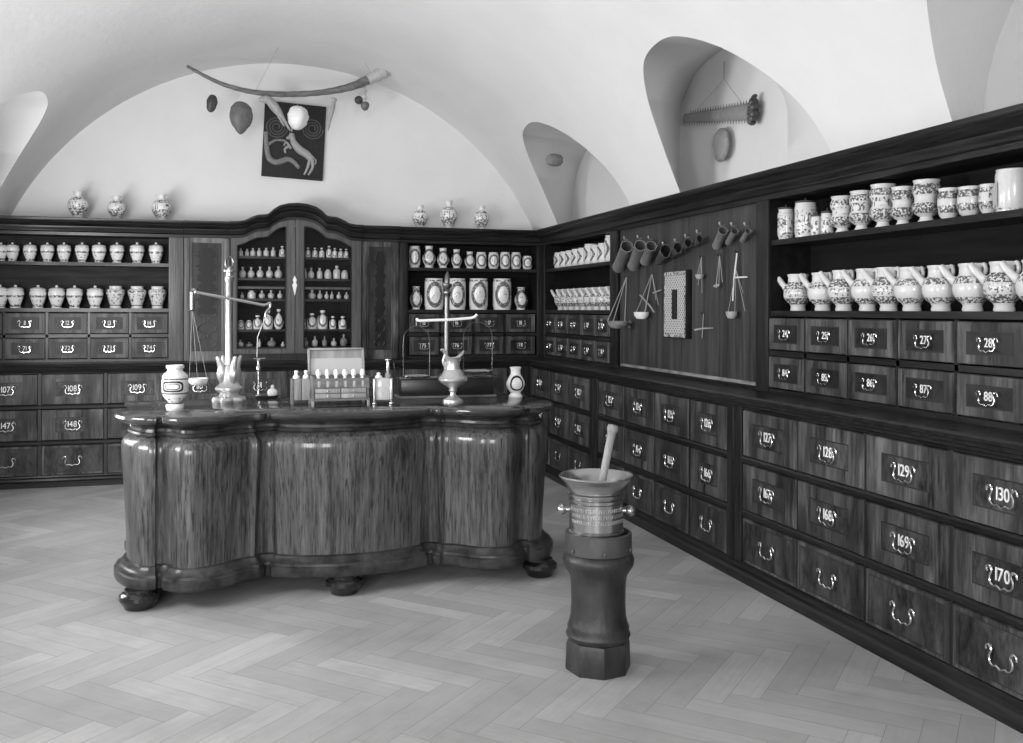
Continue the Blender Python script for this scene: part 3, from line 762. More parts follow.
# right wall, large bay: upper row
J = [(785.9, 18.5, 31, 'alb', 'j_cyl', 'wide white cylinder jar with dark lid'), (805.5, 21, 35, 'cyl', 'j_cyl', 'taller dark-lidded white jar'), (816.8, 12, 20, 'cyl', 'j_cyl', 'small white cylinder jar'), (827.5, 13, 22, 'cyl', 'j_cyl', 'small white flower-painted jar'),
     (842.5, 24, 37, 'goblet', 'j_band2', 'footed double-bellied jar'), (861.5, 24, 40, 'goblet', 'j_band2', 'footed double-bellied jar'), (883, 26, 44, 'goblet', 'j_band2', 'footed double-bellied jar'), (903, 24, 39, 'goblet', 'j_band', 'footed banded jar'), (926.4, 27.5, 43, 'goblet', 'j_band', 'tall footed banded jar'),
     (949, 22, 32, 'pot', 'j_band', 'short footed pot'), (970, 24, 31, 'pot', 'j_band', 'short footed pot'), (990, 21, 31, 'pot', 'j_band2', 'pot with painted rim'), (1012, 31, 43, 'cyl', 'j_plain', 'big plain white cylinder jar')]
for i, (px, w_, h_, k, mt, d_) in enumerate(J):
    p = atX(px, 220, XU+.10); s = mpp(p)
    o = put('apothecary_jar', k, w_*s/2, h_*s, mt, (XU+.10, p.y, 1.905), -PI/2-.3, '%s, %s on upper shelf of the large right-wall unit' % (d_, nth(i, len(J))), 'jar', 'jars on the upper shelf of the large bay')
    if i < 4:
        bm = B(); R_ = w_*s/2; lathe(bm, [(R_*.9, 0), (R_*.98, .003), (R_*.98, .010), (R_*.5, .016), (.006, .018), (.004, .03), (0, .031)], 24); obj('lid', bm, 'lid', o, (0, 0, h_*s))
    if i == 12:
        bm = B(); R_ = w_*s/2+.004
        prism(bm, [(-.02+x*.001, z) for x, z in ((0, .02), (10, .02), (20, .035), (34, .02), (34, .12), (28, .128), (10, .12), (0, .122))], -R_-.001, -R_); obj('paper_label', bm, 'paper', o, smooth=0)
J = [798, 822.7, 843.7, 867.8, 888.8, 912, 941, 972.6, 1004.4, 1038]
for i, px in enumerate(J):
    p = atX(px, 300, XU+.11); jug(.081, .207+.006*(i in (2, 3, 4)), ['j_jugd', 'j_jug', 'j_jugd', 'j_jug', 'j_jugd', 'j_jug', 'j_jug', 'j_jug', 'j_jugd', 'j_jug'][i], (XU+.11, p.y, 1.5), -PI/2-.1, 'white spouted jug, %s on lower shelf of the large right-wall unit' % nth(i, 10), 'jugs in the large bay')

# bottles inside the glazed cupboard: (pixel x, width px, height px, kind)
ROW = [[(240.5, 4.6, 8, 'vial'), (247, 4, 7.5, 'vial'), (252.7, 5, 8.5, 'vial'), (259, 4.6, 8.5, 'vial'), (266, 5.2, 9, 'vial'), (273, 4.8, 9.5, 'vial'), (282, 6, 11, 'vial'), (307.7, 5.2, 10, 'vial'), (314.7, 5.4, 10, 'vial'), (321.5, 5.6, 10, 'vial'), (328.8, 5.4, 12, 'vial'), (334.6, 5, 10, 'vial'), (340.5, 5, 9.5, 'vial'), (346, 5, 9.5, 'vial')],
       [(242.6, 7, 11, 'flask'), (251, 7, 11, 'flask'), (260, 7, 11.5, 'flask'), (269.3, 7, 11.5, 'flask'), (278.4, 7.6, 12, 'flask'), (305, 4, 10, 'vial'), (311, 6.4, 11, 'flask'), (319.5, 5.6, 11, 'vial'), (327.8, 7, 9.5, 'squat'), (336.6, 7, 13.5, 'vial'), (344.6, 7, 9, 'squat')],
       [(242, 4, 6, 'flask'), (251.5, 8, 8, 'squat'), (261.8, 6, 8, 'flask'), (271, 6.4, 8.5, 'flask'), (280, 5.4, 8, 'flask'), (312, 7.6, 9, 'flask'), (319.8, 5.4, 8.5, 'flask'), (326.6, 4.6, 7.5, 'flask'), (331.8, 3.6, 7.5, 'flask'), (338.8, 5, 7, 'flask'), (346.5, 5.2, 7, 'flask')],
       [(241, 6.6, 9, 'squat'), (249, 6.4, 9, 'squat'), (257.6, 8.4, 14, 'vial'), (268, 9.4, 19, 'vial'), (278.8, 9.8, 20, 'flask'), (304.5, 3.6, 10, 'vial'), (312, 9.6, 16, 'vial'), (322.5, 10, 19, 'vial'), (332.8, 6.6, 13, 'vial'), (342.6, 8, 13, 'vial')],
       [(240.5, 7, 7, 'flask'), (249.5, 7, 5, 'flask'), (259.5, 3, 7.5, 'vial'), (272, 9, 9, 'flask'), (283, 4, 5, 'flask'), (306, 5, 9, 'flask'), (315, 6, 10, 'flask'), (324.7, 5.4, 10, 'flask'), (334, 6, 8, 'flask'), (343.7, 7.4, 12, 'flask')]]
SHN = ['top', 'second', 'third', 'fourth', 'bottom']
for ri, row in enumerate(ROW):
    for i, (px, w_, h_, k) in enumerate(row):
        p = atY(px, HZ, YG+.13); s = mpp(p)
        mt = {0: 'glassy' if px < 275 else 'j_oval', 1: 'glassy', 2: 'j_plain' if i == 1 else 'glassy', 3: 'j_oval', 4: 'glassdk' if i % 2 else 'glassy'}[ri]
        o = put('medicine_bottle' if ri < 4 else 'dark_flask', k, w_*s/2, h_*s, mt, (p.x, YG+.13, SH[ri]), 0, 'small %s bottle, %s on %s shelf inside glazed cupboard' % ({'vial': 'straight', 'flask': 'round-bellied', 'squat': 'squat'}[k], nth(i, len(row)), SHN[ri]), 'bottle', 'bottles inside the glazed cupboard')

# ------------------------------------------------------------------ mortar and stump
p0 = atZ(598, 668, 0); MX, MY = p0.x, p0.y
st = thing('mortar_stand', 'dark turned pillar-shaped stand with eight-sided foot holding the mortar', 'stand', (MX, MY, 0))
bm = B(); lathe(bm, [(0, 0), (.135, 0), (.138, .01), (.134, .11), (.128, .125), (0, .125)], 8)
obj('foot', bm, 'stump', st, rot=(0, 0, PI/8+.2), smooth=25)
bm = B(); lathe(bm, [(.118, .125), (.130, .135), (.136, .15), (.128, .168), (.130, .18), (.124, .195), (.116, .225), (.113, .28), (.115, .36), (.12, .395), (.132, .415), (.146, .438), (.150, .46), (.143, .482), (.13, .492), (.0, .492)], 32)
obj('shaft', bm, 'stump', st)
bm = B(); lathe(bm, [(.13, .49), (.139, .492), (.139, .572), (.135, .575), (.127, .575), (.124, .56), (.124, .5), (0, .5)], 40)
for k in range(6):
    a = k*PI/3+.35; lathe(bm, [(.012, -.004), (.010, .006), (0, .009)], 8, mat=Matrix.Translation((.138*math.cos(a), .138*math.sin(a), .508)) @ Matrix.Rotation(a, 4, 'Z') @ Matrix.Rotation(PI/2, 4, 'Y'))
obj('collar', bm, 'stumpband', st)
mo = thing('bronze_mortar', 'large shining bronze mortar with raised inscription resting in the dark stand', 'mortar', (MX-.010, MY+.003, .501))
prof = [(0, 0), (.105, 0), (.118, .008), (.122, .018), (.118, .027), (.110, .031), (.109, .037), (.117, .041), (.121, .049), (.116, .057), (.108, .060), (.108, .068), (.117, .071), (.118, .079), (.109, .083), (.1125, .088), (.1125, .196), (.107, .199), (.107, .203), (.118, .206), (.118, .213), (.108, .217), (.109, .223), (.120, .227), (.121, .236), (.110, .24), (.110, .246), (.122, .250), (.123, .257), (.126, .268), (.140, .286), (.153, .298), (.157, .304), (.154, .31), (.145, .306), (.122, .28), (.10, .24), (.092, .15), (.08, .07), (.05, .05), (0, .045)]
bm = B(); lathe(bm, prof, 56); obj('bowl', bm, 'steel', mo, smooth=30)
va_ = math.atan2(-MY, -MX)
for s in (-1, 1):
    a = va_+s*PI/2*.97; bm = B()
    m = Matrix.Rotation(a, 4, 'Z') @ Matrix.Translation((.1, 0, .163)) @ Matrix.Rotation(PI/2, 4, 'Y')
    lathe(bm, [(.015, 0), (.013, .018), (.013, .024), (.019, .028), (.023, .038), (.023, .048), (.017, .058), (.008, .063), (0, .064)], 20, mat=m); obj('trunnion', bm, 'steel', mo)
bm = B(); random.seed(3)
for row, z in enumerate((.176, .152, .127)):                                # worn raised letter strokes in three lines
    k = 0
    for q in range(26):
        a = va_-1.0+2.3*q/25
        for e in range(random.choice((1, 2, 2))):
            m = Matrix.Rotation(a+(e-.5)*.03, 4, 'Z') @ Matrix.Translation((.1125, 0, z)) @ Matrix.Rotation(random.uniform(-.35, .35), 4, 'X')
            v = box(bm, 0, .0025, -.0012, .0012, -.007, .007); bmesh.ops.transform(bm, matrix=m, verts=v)
        if random.random() < .6:
            m = Matrix.Rotation(a, 4, 'Z') @ Matrix.Translation((.1125, 0, z+random.choice((-.006, 0, .006))))
            v = box(bm, 0, .0025, -.0035, .0035, -.0012, .0012); bmesh.ops.transform(bm, matrix=m, verts=v)
obj('inscription', bm, 'relief', mo, smooth=0)
bm = B()
top = atY(613, 426, MY+.02); bot = Vector((MX-.004, MY+.03, .62))
a = top-bot; L_ = a.length
lathe(bm, [(0, 0), (.024, .01), (.03, .04), (.028, .075), (.019, .10), (.0165, .2), (.0165, L_-.06), (.018, L_-.03), (.022, L_-.022), (.024, L_-.008), (.02, L_+.004), (0, L_+.007)], 16, mat=a.to_track_quat('Z', 'Y').to_matrix().to_4x4())
tag(obj('pestle', bm, 'pestle', None, bot), 'pale wooden pestle standing in the bronze mortar', 'pestle')

# ------------------------------------------------------------------ things on the counter
ZT = .960
def T(px, py): return atZ(px, py, ZT)
p = T(175, 408); s = mpp(p)
bm = B(); lathe(bm, [(0, 0), (.048, 0), (.051, .008), (.049, .022), (.038, .03), (.038, .036), (.062, .066), (.07, .082), (.073, .09), (.073, .168), (.070, .174), (.070, .186), (.060, .20), (.043, .214), (.041, .226), (.048, .230), (.05, .24), (.048, .249), (.040, .249), (.036, .23), (0, .22)], 40); bmesh.ops.scale(bm, vec=(.96, .96, .94), verts=bm.verts[:])
o = tag(obj('label_jar', bm, 'j_cart', None, p, (0, 0, -.16)), 'white jar with oblong black-bordered label at the left end of the counter', 'jar')
bm = B(); R_ = .0745
def ring(bm, w_, h_, t_, y):
    def pt(ww, hh, k):
        c, s_ = math.cos(k), math.sin(k); e = .45
        return (ww*math.copysign(abs(c)**e, c), hh*math.copysign(abs(s_)**.8, s_))
    ks = [2*PI*i/40 for i in range(40)]; A = []; C = []
    for k in ks:
        for lst, (ww, hh) in ((A, (w_, h_)), (C, (w_-t_, h_-t_))):
            x, z = pt(ww, hh, k); an = x/y; lst.append(bm.verts.new((y*math.sin(an), -y*math.cos(an), .128+z)))
    for i in range(40): bm.faces.new((A[i], A[(i+1) % 40], C[(i+1) % 40], C[i]))
ring(bm, .064, .032, .011, R_); ring(bm, .042, .018, .005, R_)
bmesh.ops.scale(bm, vec=(.96, .96, .94), verts=bm.verts[:]); obj('label_border', bm, 'line', o, smooth=0)

# left balance with tall brass column
p = T(229, 401); p.y -= .04; s = mpp(p)
def wz(py): return atY(229, py, p.y).z
bal = thing('beam_balance', 'tall brass column balance with tilted beam at the left end of the counter', 'balance', p)
bm = B()
for k in range(6):
    a = k*PI/3+.3; lathe(bm, [(0, 0), (.034, 0), (.038, .012), (.03, .028), (0, .034)], 14, c=(.062*math.cos(a), .062*math.sin(a), 0))
lathe(bm, [(0, .0), (.07, .0), (.075, .02), (.06, .034), (.05, .05), (.064, .06), (.078, .072), (.078, .084), (.06, .096), (.05, .12), (.046, .15), (.04, .19), (.03, .215), (0, .22)], 28)
obj('base', bm, 'bright', bal)
for k in range(4):
    a = k*PI/2+.5; c, s_ = math.cos(a), math.sin(a)
    bm = B(); tube(bm, crom([(.03*c, .03*s_, .09), (.05*c, .05*s_, .15), (.05*c, .05*s_, .20), (.075*c, .075*s_, .265)], 5), [.014, .016, .018, .02, .022, .024, .025, .025, .024, .022, .02, .018, .016, .014, .012, .008], 10); obj('leaf_spout', bm, 'bright', bal)
ht = wz(272)-ZT
bm = B(); lathe(bm, [(.026, .2), (.022, .23), (.0205, .3), (.019, ht-.06), (.024, ht-.05), (.026, ht-.03), (.020, ht-.022), (.02, ht-.005), (.034, ht), (.034, ht+.010), (.012, ht+.014), (.010, ht+.03), (0, ht+.032)], 24)
obj('column', bm, 'brass', bal)
bm = B(); tube(bm, [(.022*math.sin(2*PI*k/20), 0, ht+.055+.034*math.cos(2*PI*k/20)) for k in range(21)], .006, 8); obj('finial', bm, 'brassdk', bal)
def relpt(px, py): 
    q = atY(px, py, p.y-.03); return q-p
e0, e1 = relpt(195, 292), relpt(264, 305)
bm = B(); tube(bm, crom([e0, e0.lerp(e1, .25), e0.lerp(e1, .5), e0.lerp(e1, .75), e1, relpt(269.5, 303), relpt(270, 307.5), relpt(266.5, 312), relpt(265.5, 317)], 4), .0085, 8)
tube(bm, [relpt(191.5, 290), relpt(194, 289.6), relpt(195.5, 292), relpt(193, 295)], .009, 8)
obj('beam', bm, 'brass', bal)
bm = B(); tube(bm, [e0+Vector((-.015, 0, .0)), e0+Vector((-.015, 0, -.10))], .014, 8); lathe(bm, [(.02, 0), (.022, .006), (0, .012)], 10, c=e0+Vector((-.015, 0, -.11))); obj('counterweight', bm, 'brassdk', bal)
pc = relpt(198, 381)
bm = B(); lathe(bm, [(0, -.026), (.03, -.024), (.045, -.014), (.054, .002), (.058, .016), (.054, .016), (.04, -.004), (0, -.014)], 24, c=pc); obj('pan', bm, 'ivory', bal)
bm = B()
for a in (2.7, .44, 4.7): tube(bm, [e0+Vector((-.015, 0, -.1)), pc+Vector((.054*math.cos(a), .054*math.sin(a), .008))], .0012, 5)
obj('chain', bm, 'string', bal)
pt_ = relpt(257, 357)
bm = B(); tube(bm, [relpt(265.5, 317), relpt(257.5, 337), pt_], .0022, 6); obj('cord', bm, 'string_lt', bal)
# small stand with tray
p = T(266, 397); p.y -= .02
tr_ = thing('weighing_tray', 'small dark tray with ornate brass rod on the counter behind the twin bottle box', 'tray', p)
bm = B(); lathe(bm, [(0, 0), (.075, 0), (.09, .012), (.092, .016), (.086, .015), (.07, .006), (0, .006)], 28); obj('dish', bm, 'brassdk', tr_)
xr = atY(258.5, 380, p.y).x-p.x; hz = atY(258, 358, p.y).z-p.z
bm = B(); lathe(bm, [(.02, .006), (.018, .012), (.007, .02), (.006, .05), (.012, .056), (.012, .064), (.006, .07), (.006, hz-.08), (.014, hz-.07), (.014, hz-.055), (.007, hz-.045), (.007, hz-.02), (.013, hz-.014), (.009, hz-.006), (0, hz)], 16, c=(xr, 0, 0)); obj('rod', bm, 'brass', tr_)
bm = B(); tube(bm, [(xr-.03, 0, hz-.005), (xr+.04, 0, hz-.003)], .004, 6); obj('crossbar', bm, 'brass', tr_)
q = Vector((atY(272.5, 390, p.y-.02).x, p.y-.02, p.z+.006))
bm = B(); lathe(bm, [(0, 0), (.022, 0), (.03, .012), (.031, .03), (.024, .044), (.010, .05), (.012, .062), (.007, .07), (0, .072)], 18)
tag(obj('white_pot', bm, 'ivory', None, q), 'tiny white lidded pot standing on the small dark tray', 'pot')

# twin bottle box
p = T(301, 404)
bb = thing('bottle_box', 'upright pale wooden box holding two white-stoppered bottles on the counter', 'box', p, .03)
W_ = .108
bm = B()
for x in (-.027, .027): bevbox(bm, x-.026, x+.026, -.03, .03, .024, .145, .004)
obj('case', bm, 'chest_lt', bb)
for x, y in ((-.05, -.028), (.05, -.028), (-.05, .028), (.05, .028)):
    bm = B(); bevbox(bm, x-.007, x+.007, y-.006, y+.006, 0, .146, .002); obj('leg', bm, 'chest', bb)
for i, x in enumerate((-.027, .027)):
    bm = B(); lathe(bm, [(.017, 0), (.02, .01), (.012, .018), (.008, .028), (.012, .036), (.010, .044), (0, .047)], 14)
    tag(obj('bottle_stopper', bm, 'ivory', None, p+Vector((x, 0, .146))), 'white bottle stopper, %s one sticking out of the upright pale box' % ['left', 'right'][i], 'stopper', 'stoppers in the upright box')

# medicine chest with open lid
p = T(341, 406)
mc = thing('medicine_chest', 'open wooden medicine chest with raised lid and rows of bottles on the counter', 'chest', p, .02)
s = mpp(p); W_ = 58*s/2; zf = .035; zt = zf+23*s; D = .2
bm = B(); bevbox(bm, -W_, W_, 0, D, zf-.006, zf+.006, .002); box(bm, -W_+.006, W_-.006, .01, D, zf, zf+.065); box(bm, -W_+.006, W_-.006, .075, .082, zf+.065, zt); box(bm, -W_+.006, -W_+.014, .0, D, zf, zt+.0); box(bm, W_-.014, W_-.006, .0, D, zf, zt); box(bm, -W_+.006, W_-.006, D-.008, D, zf, zt)
obj('body', bm, 'chest', mc, smooth=0)
for i in range(2):
    for j in range(2):
        bm = B(); x = -W_+.02+j*(W_-.018); bevbox(bm, x, x+W_-.024, -.004, .01, zf+.009+i*.029, zf+.034+i*.029, .002)
        o = obj('drawer', bm, 'chest_lt', mc); 
        bm = B(); lathe(bm, [(.004, 0), (.005, .005), (0, .007)], 8, mat=Matrix.Rotation(PI/2, 4, 'X')); obj('knob', bm, 'brass', o, (x+W_/2-.012, -.004, zf+.021+i*.029))
bm = B()   # pierced front with six arched openings
nb = 6; pit = (2*W_-.03)/nb
box(bm, -W_+.006, W_-.006, -.002, .006, zf+.065, zf+.070); box(bm, -W_+.006, W_-.006, -.002, .006, zf+.106, zt-.008)
for k in range(nb+1):
    x = -W_+.015+k*pit; box(bm, max(x-pit*.3, -W_+.006), min(x+pit*.3, W_-.006), -.002, .006, zf+.070, zf+.106)
obj('pierced_front', bm, 'chest', mc, smooth=0)
for x in (-W_+.008, W_-.008):
    for y in (.008, D-.008):
        bm = B(); bevbox(bm, x-.007, x+.007, y-.007, y+.007, 0, zf-.005, .002); obj('leg', bm, 'chest_lt', mc)
lid = bpy.data.objects.new('lid', None); COL.objects.link(lid); lid.parent = mc; lid.location = (0, D, zt); lid.rotation_euler = (math.radians(-14), 0, 0)
bm = B(); lh = .155
box(bm, -W_, W_, .012, .018, 0, lh)
for x in (-W_, W_-.012): bevbox(bm, x, x+.012, -.01, .018, 0, lh, .002)
bevbox(bm, -W_, W_, -.01, .018, lh-.012, lh, .002)
obj('lid_frame', bm, 'chest_lt', lid)
bm = B(); box(bm, -W_+.014, W_-.014, .004, .012, .0, lh*.62); obj('lid_paper', bm, 'paper', lid, smooth=0)
for k in range(nb):
    bm = B(); lathe(bm, [(0, 0), (.013, 0), (.014, .004), (.014, .045), (.009, .056), (.008, .064), (.013, .068), (.014, .092), (.008, .102), (0, .104)], 14)
    tag(obj('chest_bottle', bm, 'ivory', None, mc.matrix_basis @ Vector((-W_+.015+(k+.5)*pit, .026, zf+.066))), 'small pale bottle, %s of six in the open medicine chest' % nth(k, 6), 'bottle', 'bottles in the medicine chest')

# bottle carrier right of the chest
p = T(383, 404); s = mpp(p)
cr = thing('block_flask', 'metal-framed pale block bottle with tall spout right of the medicine chest', 'bottle', p, -.1)
bm = B(); bevbox(bm, -.048, .04, -.035, .035, .025, .15, .008); obj('body', bm, 'glassy', cr)
bm = B(); box(bm, -.056, .05, -.042, .042, .018, .026); 
obj('tray', bm, 'blackbox', cr, smooth=0)
for x in (-.05, .045):
    bm = B(); bevbox(bm, x-.008, x+.008, -.044, -.034, 0, .15, .003); bevbox(bm, x-.012, x+.012, -.05, -.028, 0, .014, .003); obj('leg', bm, 'steel', cr)
bm = B(); lathe(bm, [(.024, .15), (.02, .165), (.011, .18), (.010, .245), (.02, .25), (.02, .256), (0, .258)], 16, c=(.028, 0, 0)); obj('spout', bm, 'steel', cr)
bm = B(); tube(bm, crom([(.04, 0, .25), (.06, 0, .24), (.064, 0, .2), (.066, 0, .19)], 4), .0025, 6); obj('hook', bm, 'iron', cr)
bm = B(); lathe(bm, [(.022, .15), (.02, .16), (.01, .166), (.012, .178), (0, .183)], 14, c=(-.026, 0, 0)); obj('stopper', bm, 'ivory', cr)

# right balance on black box
p = atZ(448, 396, ZT); p.y = 5.77; p.x = atY(448, 380, 5.77).x; s = mpp(p)
rb = thing('scale_balance', 'brass column scale with white beam standing on a long black box', 'balance', p)
def rp(px, py, dy=0): 
    q = atY(px, py, p.y+dy); return q-p
xa, xb = rp(401, 390, -.07).x, rp(494, 390, -.07).x; zt = .115
bm = B(); bevbox(bm, xa, xb, -.07, .1, .012, zt, .004); obj('box', bm, 'blackbox', rb)
bm = B(); bevbox(bm, xa-.014, xb+.012, -.09, .11, 0, .014, .004); obj('box_foot', bm, 'chest', rb)
bm = B(); bevbox(bm, xa-.01, xb+.008, -.085, .11, zt, zt+.012, .004); obj('box_lid', bm, 'countertop', rb)
hc = rp(447, 272).z
bm = B(); xc = rp(447, 330).x
lathe(bm, [(.05, zt+.012), (.04, zt+.025), (.022, zt+.035), (.018, zt+.11), (.026, zt+.118), (.026, zt+.126), (.018, zt+.132), (.0155, hc-.16), (.018, hc-.14), (.024, hc-.132), (.024, hc-.122), (.016, hc-.112), (.02, hc-.1), (.03, hc-.085), (.03, hc-.075), (.016, hc-.068), (.016, hc-.03), (.008, hc-.01), (0, hc+.01)], 20, c=(xc, 0, 0))
obj('column', bm, 'brassdk', rb)
dy = -.035
bm = B(); tube(bm, crom([rp(417, 318.2, dy), rp(419, 320.6, dy), rp(432, 320.2, dy), rp(447, 319.8, dy), rp(462, 318.8, dy), rp(473, 317.6, dy), rp(477, 314.5, dy)], 4), .0085, 8); obj('beam', bm, 'white', rb)
for xm, x0_, x1_, yt, yp in ((416.5, 403.5, 429.5, 326, 376), (477, 463.5, 492, 322, 371)):
    bm = B(); tube(bm, crom([rp(x0_, yp, dy), rp(x0_, yt+14, dy), rp(x0_+4.5, yt+4, dy), rp(xm, yt, dy), rp(x1_-4.5, yt+4, dy), rp(x1_, yt+14, dy), rp(x1_, yp, dy)], 6), .0019, 6)
    tube(bm, [rp(xm, yt, dy), rp(xm, yt-6.5, dy)], .003, 6); obj('pan_stirrup', bm, 'brassdk', rb)
    c = rp(xm, yp, dy); R_ = (x1_-x0_)/2*s
    bm = B(); lathe(bm, [(0, -.012), (R_*.8, -.011), (R_*1.03, -.002), (R_*1.05, .004), (R_*.98, .003), (R_*.8, -.006), (0, -.007)], 28, c=c); obj('pan', bm, 'brass', rb)

# silver ewer
p = T(453, 402); s = mpp(p)
ew = thing('silver_ewer', 'bright silver footed ewer with torn-leaf lip in front of the black box', 'ewer', p)
bm = B(); lathe(bm, [(0, 0), (.05, 0), (.048, .012), (.03, .022), (.016, .034), (.013, .05), (.022, .058), (.016, .066), (.03, .078), (.056, .094), (.07, .108), (.071, .118), (.066, .126), (.056, .134), (.05, .15), (.036, .163), (.032, .19), (.036, .215), (.04, .222), (.037, .222), (.028, .19), (.03, .165), (0, .15)], 32)
for v in bm.verts:
    if v.co.z > .2:
        a = math.atan2(v.co.y, v.co.x); k = (v.co.z-.2)/.022
        v.co.z += k*.035*(.5+.5*math.cos(2*a))**2; r_ = 1+k*.35*(.5+.5*math.cos(2*a)); v.co.x *= r_; v.co.y *= r_
bmesh.ops.scale(bm, vec=(1.2, 1.2, 1.17), verts=bm.verts[:]); obj('body', bm, 'bright', ew)
bm = B(); tube(bm, crom([(-.042, 0, .20), (-.06, 0, .235), (-.048, 0, .288), (-.06, 0, .306), (-.075, 0, .302)], 5), .007, 8); obj('handle', bm, 'bright', ew)
# pear vase
p = T(515.5, 397); s = mpp(p)
bm = B(); lathe(bm, [(0, 0), (.042, 0), (.044, .006), (.036, .016), (.03, .026), (.05, .052), (.058, .078), (.055, .1), (.042, .124), (.031, .142), (.029, .165), (.036, .182), (.037, .186), (.030, .186), (.024, .165), (0, .15)], 36)
o = tag(obj('pear_vase', bm, 'j_white', None, p, (0, 0, -.12)), 'small white pear-shaped vase with heart label at the right end of the counter', 'vase')
bm = B()
def vr(z):
    P = [(.026, .03), (.052, .05), (.078, .058), (.1, .055), (.124, .042), (.142, .031)]
    for (a, ra), (b, rb_) in zip(P, P[1:]):
        if z <= b: return ra+(rb_-ra)*(z-a)/(b-a)
    return .031
A, C = [], []
for k in range(48):
    th = 2*PI*k/48
    for lst, q in ((A, 1.0), (C, .76)):
        x = .046*q*math.sin(th); z = .082+.047*q*math.cos(th)*(1+.15*math.cos(th)); rr = vr(z)+.0012; an = x/rr
        lst.append(bm.verts.new((rr*math.sin(an), -rr*math.cos(an), z)))
for k in range(48): bm.faces.new((A[k], A[(k+1) % 48], C[(k+1) % 48], C[k]))
obj('label_border', bm, 'line', o, smooth=0)

# ------------------------------------------------------------------ things hanging on the instrument board
XP = XU+.02
RZ = -PI/2
def hp(px, py, off=0.0): return atX(px, py, XP-off)
TK = [((626.8, 246.3), (618.4, 267.3), 12.6, 'copper', 'large cylindrical measuring beaker, leftmost on the board'), ((640.3, 245.4), (633.3, 265.9), 12.2, 'copper', 'large cylindrical measuring beaker, second from left on the board'), ((651.3, 246), (645.2, 261), 11.2, 'copper', 'medium cylindrical measuring beaker, third from left on the board'),
      ((665.7, 250), (659.2, 261.5), 11.5, 'pewter', 'dark lipped measuring cup, left of four on the board'), ((678, 247), (673, 256), 9.6, 'pewter', 'dark lipped measuring cup, second of four on the board'), ((688.3, 242.4), (684, 250), 7.8, 'pewter', 'small lipped measuring cup, third of four on the board'), ((700, 238.4), (696.5, 245), 7.2, 'pewter', 'smallest lipped measuring cup, fourth of four on the board'),
      ((723, 230.5), (716.8, 246.3), 9.6, 'copper', 'narrow tilted beaker, left of three at the right of the board'), ((735, 231), (728.5, 242.5), 7.6, 'copper', 'narrow tilted beaker, middle of three at the right of the board'), ((748.3, 231), (742.5, 240.5), 6.4, 'copper', 'narrow tilted beaker, right of three at the right of the board')]
for i, (pm_, pb_, wpx, mt, lb) in enumerate(TK):
    lip = i in (3, 4, 5, 6)
    c0_ = hp(*pm_); s = mpp(c0_); r = wpx*s/2*.93
    h0 = math.hypot(pm_[0]-pb_[0], pm_[1]-pb_[1])*s*1.1; lean = .95 if lip else .55
    mth = hp(*pm_, r*.9+h0*lean); bot_ = hp(*pb_, r*1.0+.004)
    o = thing('measuring_beaker', lb, 'beaker', mth, RZ, 'measuring beakers hung on the board')
    d = Vector((-(bot_.y-mth.y), bot_.x-mth.x, bot_.z-mth.z)); h = d.length
    bm = B()
    if lip: pf = [(0, 0), (r*.72, 0), (r*.78, .005), (r*.86, h*.5), (r, h*.95), (r*1.02, h), (r*.94, h), (r*.8, h*.5), (r*.7, .01), (0, .01)]
    else: pf = [(0, 0), (r*1.0, 0), (r*1.07, .004), (r*1.07, .012), (r*.97, .02), (r*.95, h*.92), (r*1.03, h*.95), (r*1.03, h), (r*.9, h), (r*.87, .014), (0, .014)]
    lathe(bm, pf, 28)
    if lip:
        for v in bm.verts:
            if v.co.z > h*.9 and v.co.y < -r*.75: v.co.y -= r*.4; v.co.z += .004
    R1 = (-d).to_track_quat('Z', 'Y').to_matrix().to_4x4(); m = Matrix.Translation(d) @ R1
    bmesh.ops.transform(bm, matrix=m, verts=bm.verts[:])
    obj('cup', bm, mt, o)
    ax_ = d.normalized(); bk = Vector((.25, 1, .2)); bk = (bk-ax_*bk.dot(ax_)).normalized()
    bm = B(); tube(bm, crom([bk*r*.95+d*.12, bk*r*1.45+d*.10, bk*r*1.45+d*.4, bk*r*.95+d*.5], 4), .005, 6); obj('handle', bm, mt, o)
    bm = B(); pk = hp(pm_[0]+1.5, pm_[1]-7 if i < 3 else pm_[1]-5, 0); pk = Vector((-(pk.y-mth.y), pk.x-mth.x, pk.z-mth.z))
    tube(bm, crom([pk, pk+Vector((0, -.03, 0)), pk+Vector((0, -.036, .014))], 3), .006, 6); lathe(bm, [(0, -.009), (.008, -.004), (.008, .004), (0, .009)], 8, c=pk+Vector((0, -.036, .016))); obj('hook', bm, 'copper', o)
def hook_peg(parent, loc):
    bm = B(); tube(bm, crom([(0, 0, 0), (0, -.02, 0), (0, -.026, .008), (0, -.026, .018)], 3), .0035, 6); return obj('hook', bm, 'iron', parent, loc)
# hanging scales etc.
def hung(name, label, px, py):
    c = hp(px, py, .008); o = thing(name, label, 'hand scale', c, RZ); hook_peg(o, (0, .008, 0))
    return o, (lambda x, y, off=.02: Vector((-(hp(x, y, off).y-c.y), hp(x, y, off).x-c.x, hp(x, y, off).z-c.z)))
def bowl(o, c, r, d, mt, name='pan'):
    bm = B(); lathe(bm, [(0, -d), (r*.6, -d*.92), (r*.92, -d*.5), (r, 0), (r*.95, 0), (r*.85, -d*.45), (0, -d*.85)], 24, c=c, squash=.8); return obj(name, bm, mt, o)
def strings(o, top, pts, r=.0018, mt='string'):
    bm = B()
    for q in pts: tube(bm, [top, q], r, 5)
    return obj('cord', bm, mt, o)
o, f = hung('hand_scale', 'dark bowl hand scale on long cords at the left of the board', 626.5, 277)
c = f(618, 321, .128); bowl(o, c, .098, .06, 'husk')
